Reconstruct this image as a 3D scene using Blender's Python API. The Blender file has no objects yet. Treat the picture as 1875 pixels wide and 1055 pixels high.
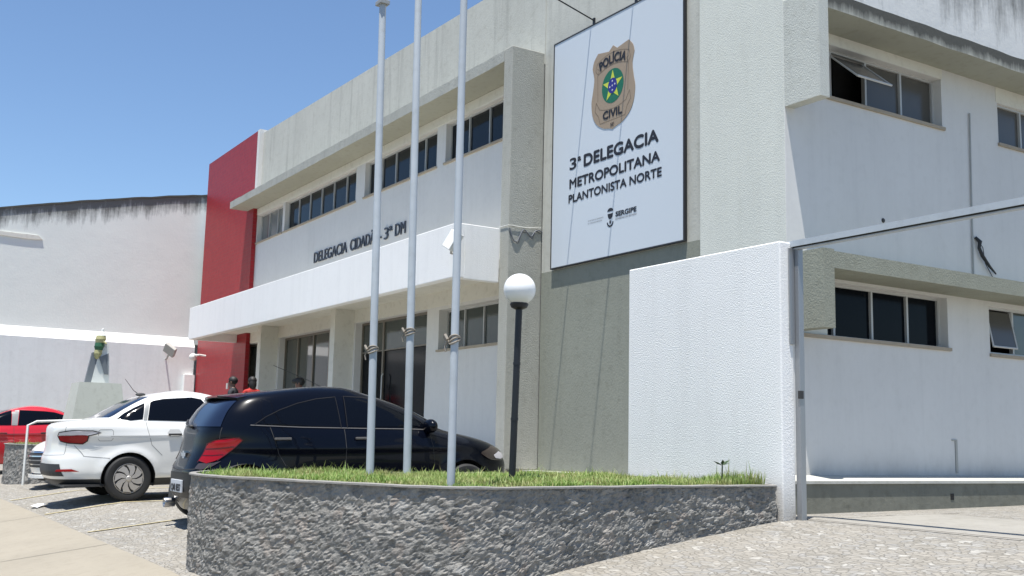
import bpy, bmesh, math, random
import numpy as np
from mathutils import Vector, Matrix, noise
R = math.radians
random.seed(7)
sc = bpy.context.scene
# ---------------------------------------------------------------- camera, world, sun
CAMQ = (1957.55, 57.74262818, 8.12388404, 1.29705254)     # focal length in photo pixels, yaw, pitch, roll
cam = bpy.data.cameras.new('camera'); co = bpy.data.objects.new('camera', cam); sc.collection.objects.link(co)
cam.sensor_width = 36; cam.lens = 36*CAMQ[0]/1875; cam.clip_start = .05; cam.clip_end = 3000
yaw, pit, rol = [R(a) for a in CAMQ[1:]]
fwd = Vector((-math.sin(yaw)*math.cos(pit), math.cos(yaw)*math.cos(pit), math.sin(pit)))
rt = Vector((math.cos(yaw), math.sin(yaw), 0)); up = rt.cross(fwd)
r2 = math.cos(rol)*rt + math.sin(rol)*up; u2 = -math.sin(rol)*rt + math.cos(rol)*up
co.matrix_world = Matrix(((r2.x, u2.x, -fwd.x, 0), (r2.y, u2.y, -fwd.y, 0), (r2.z, u2.z, -fwd.z, 0), (0, 0, 0, 1)))
sc.camera = co
SUN = Vector((.14, -.20, 1)).normalized()               # towards the sun
w = bpy.data.worlds.new('World'); sc.world = w; w.use_nodes = True
nt = w.node_tree; sky = nt.nodes.new('ShaderNodeTexSky'); sky.sky_type = 'NISHITA'; sky.sun_disc = False
sky.sun_elevation = math.asin(SUN.z); sky.sun_rotation = math.atan2(SUN.x, SUN.y)
sky.air_density = 1.0; sky.dust_density = .05; sky.ozone_density = 5.0
bg = nt.nodes['Background']; bg.inputs[1].default_value = .106
nt.links.new(sky.outputs[0], bg.inputs[0])
sl = bpy.data.lights.new('sun', 'SUN'); sl.energy = 5.0; sl.angle = R(.5); sl.color = (1, .96, .9)
so = bpy.data.objects.new('sun', sl); sc.collection.objects.link(so)
so.rotation_euler = SUN.to_track_quat('Z', 'Y').to_euler(); so.location = (0, 0, 30)
sc.view_settings.view_transform = 'Standard'; sc.view_settings.look = 'None'
sc.view_settings.exposure = .60; sc.view_settings.gamma = 1

# ---------------------------------------------------------------- mesh helpers
C = sc.collection
class MB:
    def __init__(s): s.v = []; s.f = []; s.m = []
    def add(s, vs, fs, m=0):
        b = len(s.v); s.v += [tuple(v) for v in vs]; s.f += [tuple(i+b for i in f) for f in fs]; s.m += [m]*len(fs); return s
    def box(s, x0, x1, y0, y1, z0, z1, m=0):
        v = [(x, y, z) for x in (x0, x1) for y in (y0, y1) for z in (z0, z1)]
        return s.add(v, [(0, 1, 3, 2), (4, 6, 7, 5), (0, 4, 5, 1), (2, 3, 7, 6), (0, 2, 6, 4), (1, 5, 7, 3)], m)
    def bbox(s, x0, x1, y0, y1, z0, z1, b, m=0):          # chamfered box
        cx, cy, cz = (x0+x1)/2, (y0+y1)/2, (z0+z1)/2
        bm = bmesh.new(); bmesh.ops.create_cube(bm, size=1)
        for v in bm.verts: v.co = Vector((cx+v.co.x*(x1-x0), cy+v.co.y*(y1-y0), cz+v.co.z*(z1-z0)))
        bmesh.ops.bevel(bm, geom=bm.edges[:], offset=b, segments=2, affect='EDGES', profile=.5)
        bm.verts.index_update()
        s.add([v.co[:] for v in bm.verts], [[v.index for v in f.verts] for f in bm.faces], m); bm.free(); return s
    def prism(s, poly, axis, a, b, m=0):                   # polygon in the other two axes, extruded along axis
        n = len(poly); vs = []
        for t in (a, b):
            for p in poly:
                vs.append({'x': (t, p[0], p[1]), 'y': (p[0], t, p[1]), 'z': (p[0], p[1], t)}[axis])
        return s.add(vs, [tuple(range(n))[::-1], tuple(range(n, 2*n))] + [(i, (i+1) % n, n+(i+1) % n, n+i) for i in range(n)], m)
    def tube(s, pts, rad, n=12, m=0, caps=True):
        pts = [Vector(p) for p in pts]; k = len(pts)
        rads = rad if isinstance(rad, (list, tuple)) else [rad]*k
        vs = []; prev = None
        for i, p in enumerate(pts):
            t = (pts[min(i+1, k-1)]-pts[max(i-1, 0)]).normalized()
            if prev is None: a = t.orthogonal().normalized()
            else: a = (prev - prev.dot(t)*t).normalized()
            prev = a; b = t.cross(a)
            for j in range(n):
                an = 2*math.pi*j/n; vs.append(p+rads[i]*(math.cos(an)*a+math.sin(an)*b))
        fs = [(i*n+j, i*n+(j+1) % n, (i+1)*n+(j+1) % n, (i+1)*n+j) for i in range(k-1) for j in range(n)]
        if caps: fs += [tuple(range(n))[::-1], tuple(range((k-1)*n, k*n))]
        return s.add(vs, fs, m)
    def lathe(s, prof, cen, axis='z', n=32, m=0):          # prof = (r, h)
        vs = []; cx, cy, cz = cen
        for r, h in prof:
            for j in range(n):
                a = 2*math.pi*j/n; c_, s_ = r*math.cos(a), r*math.sin(a)
                vs.append((cx+c_, cy+s_, cz+h) if axis == 'z' else ((cx+h, cy+c_, cz+s_) if axis == 'x' else (cx+c_, cy+h, cz+s_)))
        k = len(prof)
        fs = [(i*n+j, i*n+(j+1) % n, (i+1)*n+(j+1) % n, (i+1)*n+j) for i in range(k-1) for j in range(n)]
        return s.add(vs, fs, m)
    def ball(s, cen, rx, ry, rz, m=0, n=20):
        prof = [(max(1e-4, math.sin(math.pi*i/n)), -math.cos(math.pi*i/n)) for i in range(n+1)]
        b = len(s.v); s.lathe(prof, (0, 0, 0), 'z', n, m)
        for i in range(b, len(s.v)):
            x, y, z = s.v[i]; s.v[i] = (cen[0]+x*rx, cen[1]+y*ry, cen[2]+z*rz)
        return s
    def grid(s, P, m=0, flip=False):                       # P[i][j] points
        n, k = len(P), len(P[0])
        fs = [(i*k+j, i*k+j+1, (i+1)*k+j+1, (i+1)*k+j) for i in range(n-1) for j in range(k-1)]
        if flip: fs = [f[::-1] for f in fs]
        return s.add([p for r in P for p in r], fs, m)
OFF = {}
def tag(o, label=None, cat=None, group=None, kind=None):
    if label: o['label'] = label
    if cat: o['category'] = cat
    if group: o['group'] = group
    if kind: o['kind'] = kind
    return o
def root(name, label, cat, loc=(0, 0, 0), rot=(0, 0, 0), group=None):
    o = bpy.data.objects.new(name, None); C.objects.link(o); o.location = loc; o.rotation_euler = rot
    o.empty_display_size = .2; OFF[o.name] = Vector(loc) if not any(rot) else None
    return tag(o, label, cat, group)
def obj(name, mb, mats, parent=None, smooth=False, angle=35, fix=True, local=False, label=None):
    me = bpy.data.meshes.new(name)
    off = Vector((0, 0, 0))
    if parent is not None:
        q = parent
        while q.parent: q = q.parent
        if OFF.get(q.name) is not None and not local: off = OFF[q.name]
    me.from_pydata([Vector(v)-off for v in mb.v], [], mb.f)
    if not isinstance(mats, (list, tuple)): mats = [mats]
    for m in mats: me.materials.append(m)
    me.polygons.foreach_set('material_index', mb.m)
    if fix:
        bm = bmesh.new(); bm.from_mesh(me); bmesh.ops.recalc_face_normals(bm, faces=bm.faces[:]); bm.to_mesh(me); bm.free()
    if smooth:
        me.polygons.foreach_set('use_smooth', [True]*len(me.polygons))
        try: me.set_sharp_from_angle(angle=R(angle))
        except Exception: pass
    me.update()
    o = bpy.data.objects.new(name, me); C.objects.link(o)
    if parent is not None: o.parent = parent
    if label: o['label'] = label
    return o
def wall(mb, axis, pos, th, u0, u1, z0, z1, holes, m=0, mr=None, ztop=None):
    """slab with rectangular holes. axis 'y': front face at y=pos facing -Y, spans x u0..u1; axis 'x': face at x=pos facing +X"""
    us = sorted({u0, u1} | {a for h in holes for a in h[:2] if u0 < a < u1}); zs = sorted({z0, z1} | {a for h in holes for a in h[2:] if z0 < a < z1})
    hole = lambda u, z: any(h[0] < u < h[1] and h[2] < z < h[3] for h in holes)
    F = [[not hole((us[i]+us[i+1])/2, (zs[j]+zs[j+1])/2) for j in range(len(zs)-1)] for i in range(len(us)-1)]
    def P(u, z, d):
        if ztop and z == z1: z = ztop(u)
        return (u, pos+d, z) if axis == 'y' else (pos-d, u, z)
    mr = m if mr is None else mr
    def get(i, j): return 0 <= i < len(F) and 0 <= j < len(F[0]) and F[i][j]
    for i in range(len(F)):
        for j in range(len(F[0])):
            if not F[i][j]: continue
            a, b, c, d = us[i], us[i+1], zs[j], zs[j+1]
            mb.add([P(a, c, 0), P(b, c, 0), P(b, d, 0), P(a, d, 0)], [(0, 1, 2, 3)], m)
            mb.add([P(a, c, th), P(b, c, th), P(b, d, th), P(a, d, th)], [(3, 2, 1, 0)], m)
            for (ni, nj, p, q) in ((i-1, j, (a, c), (a, d)), (i+1, j, (b, c), (b, d)), (i, j-1, (a, c), (b, c)), (i, j+1, (a, d), (b, d))):
                if not get(ni, nj): mb.add([P(*p, 0), P(*q, 0), P(*q, th), P(*p, th)], [(0, 1, 2, 3)], mr)
    return mb

# ---------------------------------------------------------------- materials
def newmat(name):
    m = bpy.data.materials.new(name); m.use_nodes = True
    return m, m.node_tree.nodes, m.node_tree.links, m.node_tree.nodes['Principled BSDF']
def plain(name, col, rough=.5, metal=0, coat=0, spec=.5, emit=None, trans=0):
    m, n, l, b = newmat(name)
    b.inputs['Base Color'].default_value = (*col, 1); b.inputs['Roughness'].default_value = rough
    b.inputs['Metallic'].default_value = metal; b.inputs['Coat Weight'].default_value = coat; b.inputs['Coat Roughness'].default_value = .03
    b.inputs['Specular IOR Level'].default_value = spec; b.inputs['Transmission Weight'].default_value = trans
    return m
def N(n, t, **k):
    x = n.new(t)
    for a, b in k.items():
        if a in x.inputs: x.inputs[a].default_value = b
        else: setattr(x, a, b)
    return x
def pos(n, l, scale=(1, 1, 1)):
    g = N(n, 'ShaderNodeNewGeometry'); mp = N(n, 'ShaderNodeMapping'); mp.inputs['Scale'].default_value = scale
    l.new(g.outputs['Position'], mp.inputs['Vector']); return mp.outputs[0]
def ramp(n, l, fac, stops):
    r = N(n, 'ShaderNodeValToRGB'); e = r.color_ramp.elements
    while len(e) < len(stops): e.new(.5)
    for i, (p, c) in enumerate(stops): e[i].position = p; e[i].color = (*c, 1) if len(c) == 3 else c
    l.new(fac, r.inputs[0]); return r.outputs[0]
def mix(n, l, fac, a, b, mode='MIX'):
    x = N(n, 'ShaderNodeMix', data_type='RGBA', blend_type=mode)
    if isinstance(fac, (int, float)): x.inputs[0].default_value = fac
    else: l.new(fac, x.inputs[0])
    for i, c in ((6, a), (7, b)):
        if isinstance(c, tuple): x.inputs[i].default_value = (*c, 1)
        else: l.new(c, x.inputs[i])
    return x.outputs[2]
def math_(n, l, op, a, b=0., clamp=False):
    x = N(n, 'ShaderNodeMath', operation=op); x.use_clamp = clamp
    for i, c in ((0, a), (1, b)):
        if isinstance(c, (int, float)): x.inputs[i].default_value = c
        else: l.new(c, x.inputs[i])
    return x.outputs[0]
def noise_(n, l, vec, scale, detail=4, rough=.55):
    x = N(n, 'ShaderNodeTexNoise'); x.inputs['Scale'].default_value = scale; x.inputs['Detail'].default_value = detail; x.inputs['Roughness'].default_value = rough
    l.new(vec, x.inputs['Vector']); return x.outputs[0]
def stucco(name, col, bump=.5, scale=45, var=.12, dirt=(.5, .48, .42), dirtamt=.25, streak=.0, rough=.85, dist=.01, base=None):
    m, n, l, b = newmat(name); p = pos(n, l)
    big = noise_(n, l, p, .8, 5, .6); small = noise_(n, l, p, 9, 4)
    d = tuple(c*(1-var) for c in col); h = tuple(min(1, c*(1+var*.5)) for c in col)
    c = ramp(n, l, big, [(.3, d), (.7, h)])
    sp = noise_(n, l, p, scale*.6, 2)
    c = mix(n, l, .6*var*3 if var < .3 else .5, c, mix(n, l, sp, tuple(x*.75 for x in col), tuple(min(1, x*1.15) for x in col)))
    dm = ramp(n, l, small, [(.52, (0, 0, 0)), (.75, (dirtamt,)*3)])
    c = mix(n, l, dm, c, tuple(x*y for x, y in zip(col, dirt)))
    if streak:
        ps = pos(n, l, (3.2, 3.2, .22)); st = noise_(n, l, ps, 1.4, 6, .7)
        sm = ramp(n, l, st, [(.5, (0, 0, 0)), (.72, (streak,)*3)])
        c = mix(n, l, sm, c, tuple(x*.45 for x in col))
    if base:                                            # splash dirt along the foot of the wall: (ground height, reach, amount)
        g = N(n, 'ShaderNodeNewGeometry'); sx = N(n, 'ShaderNodeSeparateXYZ'); l.new(g.outputs['Position'], sx.inputs[0])
        k = math_(n, l, 'SUBTRACT', 1., math_(n, l, 'DIVIDE', math_(n, l, 'SUBTRACT', sx.outputs['Z'], base[0]), base[1]), True)
        k = math_(n, l, 'MULTIPLY', math_(n, l, 'MULTIPLY', k, k), math_(n, l, 'MULTIPLY', noise_(n, l, pos(n, l, (2, 2, 1)), 2.2, 6, .7), base[2]*1.8), True)
        c = mix(n, l, k, c, (.17, .145, .11))
    l.new(c, b.inputs['Base Color']); b.inputs['Roughness'].default_value = rough; b.inputs['Specular IOR Level'].default_value = .25
    bn = N(n, 'ShaderNodeBump'); bn.inputs['Strength'].default_value = bump; bn.inputs['Distance'].default_value = dist
    hn = noise_(n, l, p, scale, 3, .6)
    l.new(hn, bn.inputs['Height']); l.new(bn.outputs[0], b.inputs['Normal'])
    return m
M = {}
M['grey_hi'] = stucco('grey parapet paint', (.53, .53, .475), .35, 30, .12, streak=.42)
M['grey_col'] = stucco('pale grey stucco', (.67, .68, .61), .5, 66, .05, dirtamt=.08, streak=.10)
M['grey_pier'] = stucco('grey rough stucco', (.41, .41, .365), .8, 50, .1, streak=.12)
M['eave'] = stucco('weathered grey eave', (.40, .405, .365), .7, 25, .2, streak=.3)
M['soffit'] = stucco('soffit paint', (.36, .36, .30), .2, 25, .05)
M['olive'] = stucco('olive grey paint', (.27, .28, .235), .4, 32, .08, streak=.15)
M['frame_low'] = stucco('olive stucco frame', (.30, .305, .245), .6, 48, .1, streak=.15)
M['white_back'] = stucco('aged white wall paint', (.77, .80, .79), .3, 8, .05, dirtamt=.1, streak=.12)
M['block'] = stucco('grey green stucco block', (.56, .57, .515), .6, 56, .07, streak=.12)  # greener paint, with the block's lesser sun also put into its tone
M['white'] = stucco('white wall paint', (.69, .68, .65), .10, 12, .05, dirtamt=.08, streak=.09, base=(-.36, .5, .45))
M['white_stucco'] = stucco('white rough stucco', (.88, .875, .85), .6, 75, .03, dirtamt=.06, streak=.10, base=(-.65, .55, .8))
M['cream'] = stucco('cream white trim', (.74, .72, .64), .1, 20, .04)
M['step_top'] = stucco('pale cement', (.48, .475, .43), .3, 25, .1)
M['step'] = stucco('weathered cement step', (.20, .20, .165), .5, 14, .3, dirtamt=.4, streak=.3)
M['concrete'] = stucco('concrete coping', (.27, .26, .24), .5, 20, .2)
M['pedestal'] = stucco('pale green pedestal paint', (.48, .50, .45), .15, 20, .05)

def mould(name, base, dark, amt0, zedge, zspan, down=True):
    """plaster with black mould running down from the edge at height zedge"""
    m, n, l, b = newmat(name); p = pos(n, l)
    g = N(n, 'ShaderNodeNewGeometry'); sx = N(n, 'ShaderNodeSeparateXYZ'); l.new(g.outputs['Position'], sx.inputs[0])
    if isinstance(zedge, tuple):                        # (z at y0, slope, y0)
        ed = math_(n, l, 'ADD', math_(n, l, 'MULTIPLY', math_(n, l, 'SUBTRACT', sx.outputs['Y'], zedge[2]), zedge[1]), zedge[0])
        dz = math_(n, l, 'SUBTRACT', ed, sx.outputs['Z'])
    else: dz = math_(n, l, 'SUBTRACT', zedge, sx.outputs['Z'])
    t = math_(n, l, 'SUBTRACT', 1., math_(n, l, 'DIVIDE', dz, zspan), True)
    st = noise_(n, l, pos(n, l, (4, 4, .5)), 1.3, 6, .7); st2 = noise_(n, l, p, 3, 6, .7)
    s = math_(n, l, 'ADD', math_(n, l, 'MULTIPLY', st, 1.2), math_(n, l, 'MULTIPLY', st2, .5))
    k = math_(n, l, 'MULTIPLY', math_(n, l, 'SUBTRACT', math_(n, l, 'ADD', s, t), 1.55-amt0), 2.2, True)
    k = math_(n, l, 'MULTIPLY', k, .88)
    c = mix(n, l, noise_(n, l, p, .7, 4), tuple(x*.92 for x in base), base)
    c = mix(n, l, k, c, dark); l.new(c, b.inputs['Base Color']); b.inputs['Roughness'].default_value = .9
    bn = N(n, 'ShaderNodeBump'); bn.inputs['Strength'].default_value = .25; bn.inputs['Distance'].default_value = .010
    l.new(math_(n, l, 'ADD', noise_(n, l, p, 18, 4), math_(n, l, 'MULTIPLY', noise_(n, l, p, 1.6, 3), 3.)), bn.inputs['Height']); l.new(bn.outputs[0], b.inputs['Normal'])
    return m
M['fascia_mould'] = mould('mouldy concrete fascia', (.44, .44, .38), (.035, .035, .03), .52, 5.05, .28)
M['parapet_mould'] = mould('streaked white parapet', (.78, .77, .73), (.12, .12, .11), .0, 6.3, 2.4)
M['back_wall'] = mould('old white plaster', (.82, .85, .80), (.07, .07, .065), .24, (6.15, .2125, 3.57), 1.0)

def tilemat():
    m, n, l, b = newmat('red glazed tile')
    p = pos(n, l); g = N(n, 'ShaderNodeNewGeometry'); sx = N(n, 'ShaderNodeSeparateXYZ'); l.new(g.outputs['Position'], sx.inputs[0])
    cb = N(n, 'ShaderNodeCombineXYZ'); l.new(math_(n, l, 'ADD', sx.outputs['X'], sx.outputs['Y']), cb.inputs['X']); l.new(sx.outputs['Z'], cb.inputs['Y'])
    br = N(n, 'ShaderNodeTexBrick'); br.offset = 0; br.squash = 1
    br.inputs['Scale'].default_value = 1; br.inputs['Brick Width'].default_value = .1; br.inputs['Row Height'].default_value = .1
    br.inputs['Mortar Size'].default_value = .006; br.inputs['Color1'].default_value = (.36, .030, .036, 1); br.inputs['Color2'].default_value = (.30, .024, .032, 1)
    br.inputs['Mortar'].default_value = (.24, .055, .055, 1); l.new(cb.outputs[0], br.inputs['Vector'])
    l.new(br.outputs['Color'], b.inputs['Base Color']); b.inputs['Roughness'].default_value = .42; b.inputs['Specular IOR Level'].default_value = .12
    bn = N(n, 'ShaderNodeBump'); bn.inputs['Strength'].default_value = .25; bn.inputs['Distance'].default_value = .004; l.new(noise_(n, l, p, 14, 3), bn.inputs['Height']); l.new(bn.outputs[0], b.inputs['Normal'])
    return m
M['tile'] = tilemat()

def cobble():
    m, n, l, b = newmat('stone block paving'); p = pos(n, l, (1, 1.6, 1))
    wv = N(n, 'ShaderNodeVectorMath', operation='ADD'); nz = N(n, 'ShaderNodeTexNoise'); nz.inputs['Scale'].default_value = 5
    l.new(p, nz.inputs['Vector']); sc_ = N(n, 'ShaderNodeVectorMath', operation='SCALE'); sc_.inputs['Scale'].default_value = .2
    l.new(nz.outputs['Color'], sc_.inputs[0]); l.new(p, wv.inputs[0]); l.new(sc_.outputs[0], wv.inputs[1])
    v1 = N(n, 'ShaderNodeTexVoronoi'); v1.inputs['Scale'].default_value = 14; v1.voronoi_dimensions = '2D'; l.new(wv.outputs[0], v1.inputs['Vector'])
    ve = N(n, 'ShaderNodeTexVoronoi', feature='DISTANCE_TO_EDGE'); ve.voronoi_dimensions = '2D'; ve.inputs['Scale'].default_value = 14; l.new(wv.outputs[0], ve.inputs['Vector'])
    sp = N(n, 'ShaderNodeSeparateColor'); l.new(v1.outputs['Color'], sp.inputs[0])
    c = ramp(n, l, sp.outputs[0], [(0, (.21, .195, .165)), (.3, (.28, .262, .225)), (.6, (.31, .29, .25)), (.85, (.26, .255, .24)), (1, (.46, .445, .40))])
    c = mix(n, l, ramp(n, l, noise_(n, l, p, 25, 4), [(.35, (0, 0, 0)), (.7, (.35,)*3)]), c, (.17, .155, .13))
    c = mix(n, l, ramp(n, l, noise_(n, l, p, 1.1, 5), [(.35, (0, 0, 0)), (.7, (.5,)*3)]), c, (.34, .31, .26))
    e = ramp(n, l, ve.outputs['Distance'], [(.02, (1, 1, 1)), (.09, (0, 0, 0))])
    c = mix(n, l, math_(n, l, 'MULTIPLY', math_(n, l, 'MULTIPLY', e, .55), noise_(n, l, p, .9, 4)), c, (.17, .155, .125))
    l.new(c, b.inputs['Base Color']); b.inputs['Roughness'].default_value = .85
    bn = N(n, 'ShaderNodeBump'); bn.inputs['Strength'].default_value = .7; bn.inputs['Distance'].default_value = .015
    h = math_(n, l, 'ADD', ramp(n, l, ve.outputs['Distance'], [(0, (0, 0, 0)), (.12, (1, 1, 1))]), math_(n, l, 'MULTIPLY', noise_(n, l, p, 20, 3), .8))
    l.new(h, bn.inputs['Height']); l.new(bn.outputs[0], b.inputs['Normal']); return m
M['cobble'] = cobble()
M['slab'] = stucco('worn pavement concrete', (.30, .27, .215), .3, 20, .12, dirtamt=.2)
M['drive_slab'] = stucco('driveway cement strip', (.31, .295, .26), .4, 14, .22, dirtamt=.4)
M['asphalt'] = stucco('street asphalt', (.10, .10, .095), .5, 25, .2)
M['joint'] = plain('pavement joint', (.16, .15, .13), .9)
M['yellow'] = stucco('worn yellow line', (.52, .45, .27), .2, 25, .2, dirtamt=.6)

def stonewall():
    m, n, l, b = newmat('rough grey stone cladding'); p = pos(n, l)
    wv = N(n, 'ShaderNodeVectorMath', operation='ADD'); nz = N(n, 'ShaderNodeTexNoise'); nz.inputs['Scale'].default_value = 6
    l.new(p, nz.inputs['Vector']); s_ = N(n, 'ShaderNodeVectorMath', operation='SCALE'); s_.inputs['Scale'].default_value = .16
    l.new(nz.outputs['Color'], s_.inputs[0]); l.new(p, wv.inputs[0]); l.new(s_.outputs[0], wv.inputs[1])
    v = N(n, 'ShaderNodeTexVoronoi'); v.inputs['Scale'].default_value = 11; l.new(wv.outputs[0], v.inputs['Vector'])
    sp = N(n, 'ShaderNodeSeparateColor'); l.new(v.outputs['Color'], sp.inputs[0])
    c = ramp(n, l, sp.outputs[0], [(0, (.13, .125, .112)), (.35, (.20, .193, .175)), (.6, (.23, .214, .19)), (.8, (.26, .252, .23)), (.95, (.23, .192, .16)), (1, (.33, .322, .30))])
    c = mix(n, l, ramp(n, l, noise_(n, l, p, 38, 5, .7), [(.35, (0, 0, 0)), (.65, (.5,)*3)]), c, (.32, .315, .295))
    c = mix(n, l, ramp(n, l, noise_(n, l, p, 15, 5, .7), [(.5, (0, 0, 0)), (.7, (.6,)*3)]), c, (.12, .115, .105))
    l.new(c, b.inputs['Base Color']); b.inputs['Roughness'].default_value = .8
    bn = N(n, 'ShaderNodeBump'); bn.inputs['Strength'].default_value = .9; bn.inputs['Distance'].default_value = .02
    l.new(math_(n, l, 'ADD', noise_(n, l, p, 30, 5, .7), math_(n, l, 'MULTIPLY', v.outputs['Distance'], 1.)), bn.inputs['Height']); l.new(bn.outputs[0], b.inputs['Normal']); return m
M['stone'] = stonewall()
def grassmat():
    m, n, l, b = newmat('grass blade'); g = N(n, 'ShaderNodeNewGeometry')
    dry = ramp(n, l, noise_(n, l, pos(n, l), 2.3, 4, .6), [(.44, (0, 0, 0)), (.64, (.7,)*3)])
    c = ramp(n, l, g.outputs['Random Per Island'], [(0, (.11, .20, .035)), (.4, (.21, .34, .07)), (.75, (.30, .43, .11)), (.93, (.42, .46, .17)), (1, (.48, .40, .20))])
    c = mix(n, l, dry, c, (.36, .33, .15))
    l.new(c, b.inputs['Base Color']); b.inputs['Roughness'].default_value = .55
    b.inputs['Subsurface Weight'].default_value = 0
    tr = N(n, 'ShaderNodeBsdfTranslucent'); l.new(c, tr.inputs[0]); mx = N(n, 'ShaderNodeMixShader'); mx.inputs[0].default_value = .35
    l.new(b.outputs[0], mx.inputs[1]); l.new(tr.outputs[0], mx.inputs[2]); l.new(mx.outputs[0], n['Material Output'].inputs[0]); return m
M['grass'] = grassmat()
M['soil'] = stucco('planter soil', (.10, .085, .05), .8, 20, .3)
M['glass_dark'] = plain('dark tinted glass', (.003, .0045, .007), .12, spec=.08)
M['glass_blue'] = plain('blue tinted glass', (.007, .011, .016), .08, spec=.2)
M['glass_curtain'] = plain('glass with pale curtain', (.19, .205, .20), .12, spec=.5)
M['glass_brown'] = plain('frosted brown glass', (.085, .08, .07), .18, spec=.5)
M['glass_lobby'] = plain('lobby glass', (.055, .065, .06), .05, spec=.8)
M['void'] = plain('dark room', (.01, .01, .01), .9)
M['alu'] = plain('painted window frame', (.52, .52, .50), .45, .2)
M['bronze'] = plain('brown window frame', (.20, .175, .14), .4, .4)
M['sill'] = stucco('sill stone', (.40, .34, .26), .2, 20, .1)
M['galv'] = stucco('galvanised steel', (.44, .48, .51), .05, 10, .12, rough=.42)
M['steel'] = plain('grey gate steel', (.33, .34, .35), .4, .6)
M['black_iron'] = plain('black painted iron', (.012, .014, .018), .45)
M['globe'] = plain('opal lamp globe', (.86, .86, .84), .3, coat=.4)
M['signwhite'] = plain('sign sheet', (.60, .65, .69), .45)
M['signframe'] = plain('black sign frame', (.02, .02, .022), .5)
M['ink'] = plain('black sign ink', (.012, .014, .022), .6)
M['ink_soft'] = plain('grey sign ink', (.16, .17, .19), .6)
M['gold'] = plain('badge tan', (.34, .26, .18), .5)
M['gold_line'] = plain('badge dark line', (.16, .12, .08), .6)
M['bgreen'] = plain('badge green', (.008, .14, .075), .5)
M['byellow'] = plain('badge yellow', (.55, .62, .06), .5)
M['bblue'] = plain('badge blue', (.02, .02, .22), .5)
M['bwhite'] = plain('badge star white', (.8, .8, .82), .5)
M['letter'] = plain('dark metal letters', (.07, .08, .10), .5, .3)
M['lampbody'] = plain('floodlight housing', (.36, .36, .34), .5, .3)
M['lampwhite'] = plain('white floodlight housing', (.72, .72, .68), .5)
M['cablewhite'] = plain('white cable', (.7, .7, .66), .6)
M['rubber'] = plain('tyre rubber', (.02, .02, .02), .75)
M['trim'] = plain('dark plastic trim', (.035, .035, .035), .6)
M['chrome'] = plain('chrome', (.75, .76, .78), .12, 1)
M['chrome_dull'] = plain('dull metal strip', (.16, .15, .14), .5, .5)
M['edge_dark'] = plain('dark window rubber', (.02, .02, .022), .85, 0, 0, .1)
M['cup'] = plain('handle cup', (.5, .5, .48), .4)
M['rope'] = plain('weathered rope', (.27, .24, .20), .8)
M['black_plastic'] = plain('black plastic', (.008, .008, .009), .5)
M['lamp_dark'] = plain('dark red lamp divider', (.07, .002, .003), .3)
M['rimdark'] = plain('sooty chrome', (.42, .41, .40), .3, 1)
M['rust'] = plain('rusty rail', (.07, .055, .045), .9, 0, 0, .1)
M['rim'] = plain('silver wheel cover', (.50, .47, .43), .4, .4)
M['paint_black'] = plain('black car paint', (.002, .003, .007), .25, 0, .28, .1)
M['paint_white'] = plain('white car paint', (.74, .735, .70), .3, 0, .8)
M['paint_red'] = plain('red car paint', (.55, .012, .02), .25, 0, 1)
M['carglass'] = plain('tinted car glass', (.003, .004, .007), .06, 0, 0, .2)
M['carglass_rear'] = plain('tinted rear window', (.008, .014, .035), .07, 0, .2, .5)
M['pillar_grey'] = plain('grey door pillar', (.22, .23, .23), .5)
M['redlamp'] = plain('red lamp lens', (.27, .001, .004), .2, 0, .25, .3)
M['smokelamp'] = plain('smoked lamp lens', (.05, .035, .03), .12, 0, .8)
M['clearlamp'] = plain('clear lamp lens', (.60, .58, .60), .12, 0, .6)
M['plate'] = plain('number plate', (.55, .57, .60), .5)
M['seam'] = plain('panel gap', (.03, .03, .03), .8)
M['seam_w'] = plain('panel gap on white', (.26, .26, .25), .8)
M['skin'] = plain('skin', (.20, .11, .075), .5); M['skin'].node_tree.nodes['Principled BSDF'].inputs['Subsurface Weight'].default_value = .1
M['hair'] = plain('black hair', (.012, .01, .009), .6)
M['jacket'] = plain('dark jacket', (.025, .026, .032), .8)
M['trousers'] = plain('dark trousers', (.03, .03, .04), .85)
M['redshirt'] = plain('red blouse', (.42, .025, .02), .8)
M['darkshirt'] = plain('dark shirt', (.03, .035, .035), .8)
M['statue_grey'] = plain('blue grey metal and shadow', (.16, .18, .20), .5)
M['statue_green'] = plain('green paint', (.035, .13, .065), .5)
M['statue_yellow'] = plain('yellow paint', (.42, .40, .20), .5)
M['statue_white'] = stucco('white painted cement', (.68, .70, .68), .15, 15, .05)
M['drygreen'] = plain('dark plant leaf', (.03, .06, .02), .7)

# ---------------------------------------------------------------- ground
def park(Y): return -.94+.03*(Y-4) if Y > 3.5 else -.955+.165*(Y-3.5)
def drive(Y): return -.60 if Y > 8.4 else (-.625+.018*(Y-7) if Y > 7 else -.625+.13*(Y-7))
def gz(X, Y):
    Y = max(Y, -2.0)
    t = min(1, max(0, (X+9.5)/2.9)); t = t*t*(3-2*t)
    return park(Y)*(1-t)+drive(Y)*t
def axis_pts(lo, hi, step, far):
    a = list(np.arange(lo, hi+1e-6, step)); return [-far, lo-120, lo-40, lo-10] + a + [hi+10, hi+40, hi+120, far]
def sheet(name, x0, x1, y0, y1, dz, m, step=.5, cond=None):
    xs = np.linspace(x0, x1, max(2, int((x1-x0)/step)+1)); ys = np.linspace(y0, y1, max(2, int((y1-y0)/step)+1))
    mb = MB(); mb.grid([[(x, y, gz(x, y)+dz) for y in ys] for x in xs])
    o = obj(name, mb, m, smooth=True, fix=False); o.data.flip_normals(); return o
mb = MB(); XS = axis_pts(-45, 10, 1.0, 900); YS = axis_pts(-12, 12, .5, 900)
mb.grid([[(x, y, gz(x, y)-.02) for y in YS] for x in XS]); 
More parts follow.
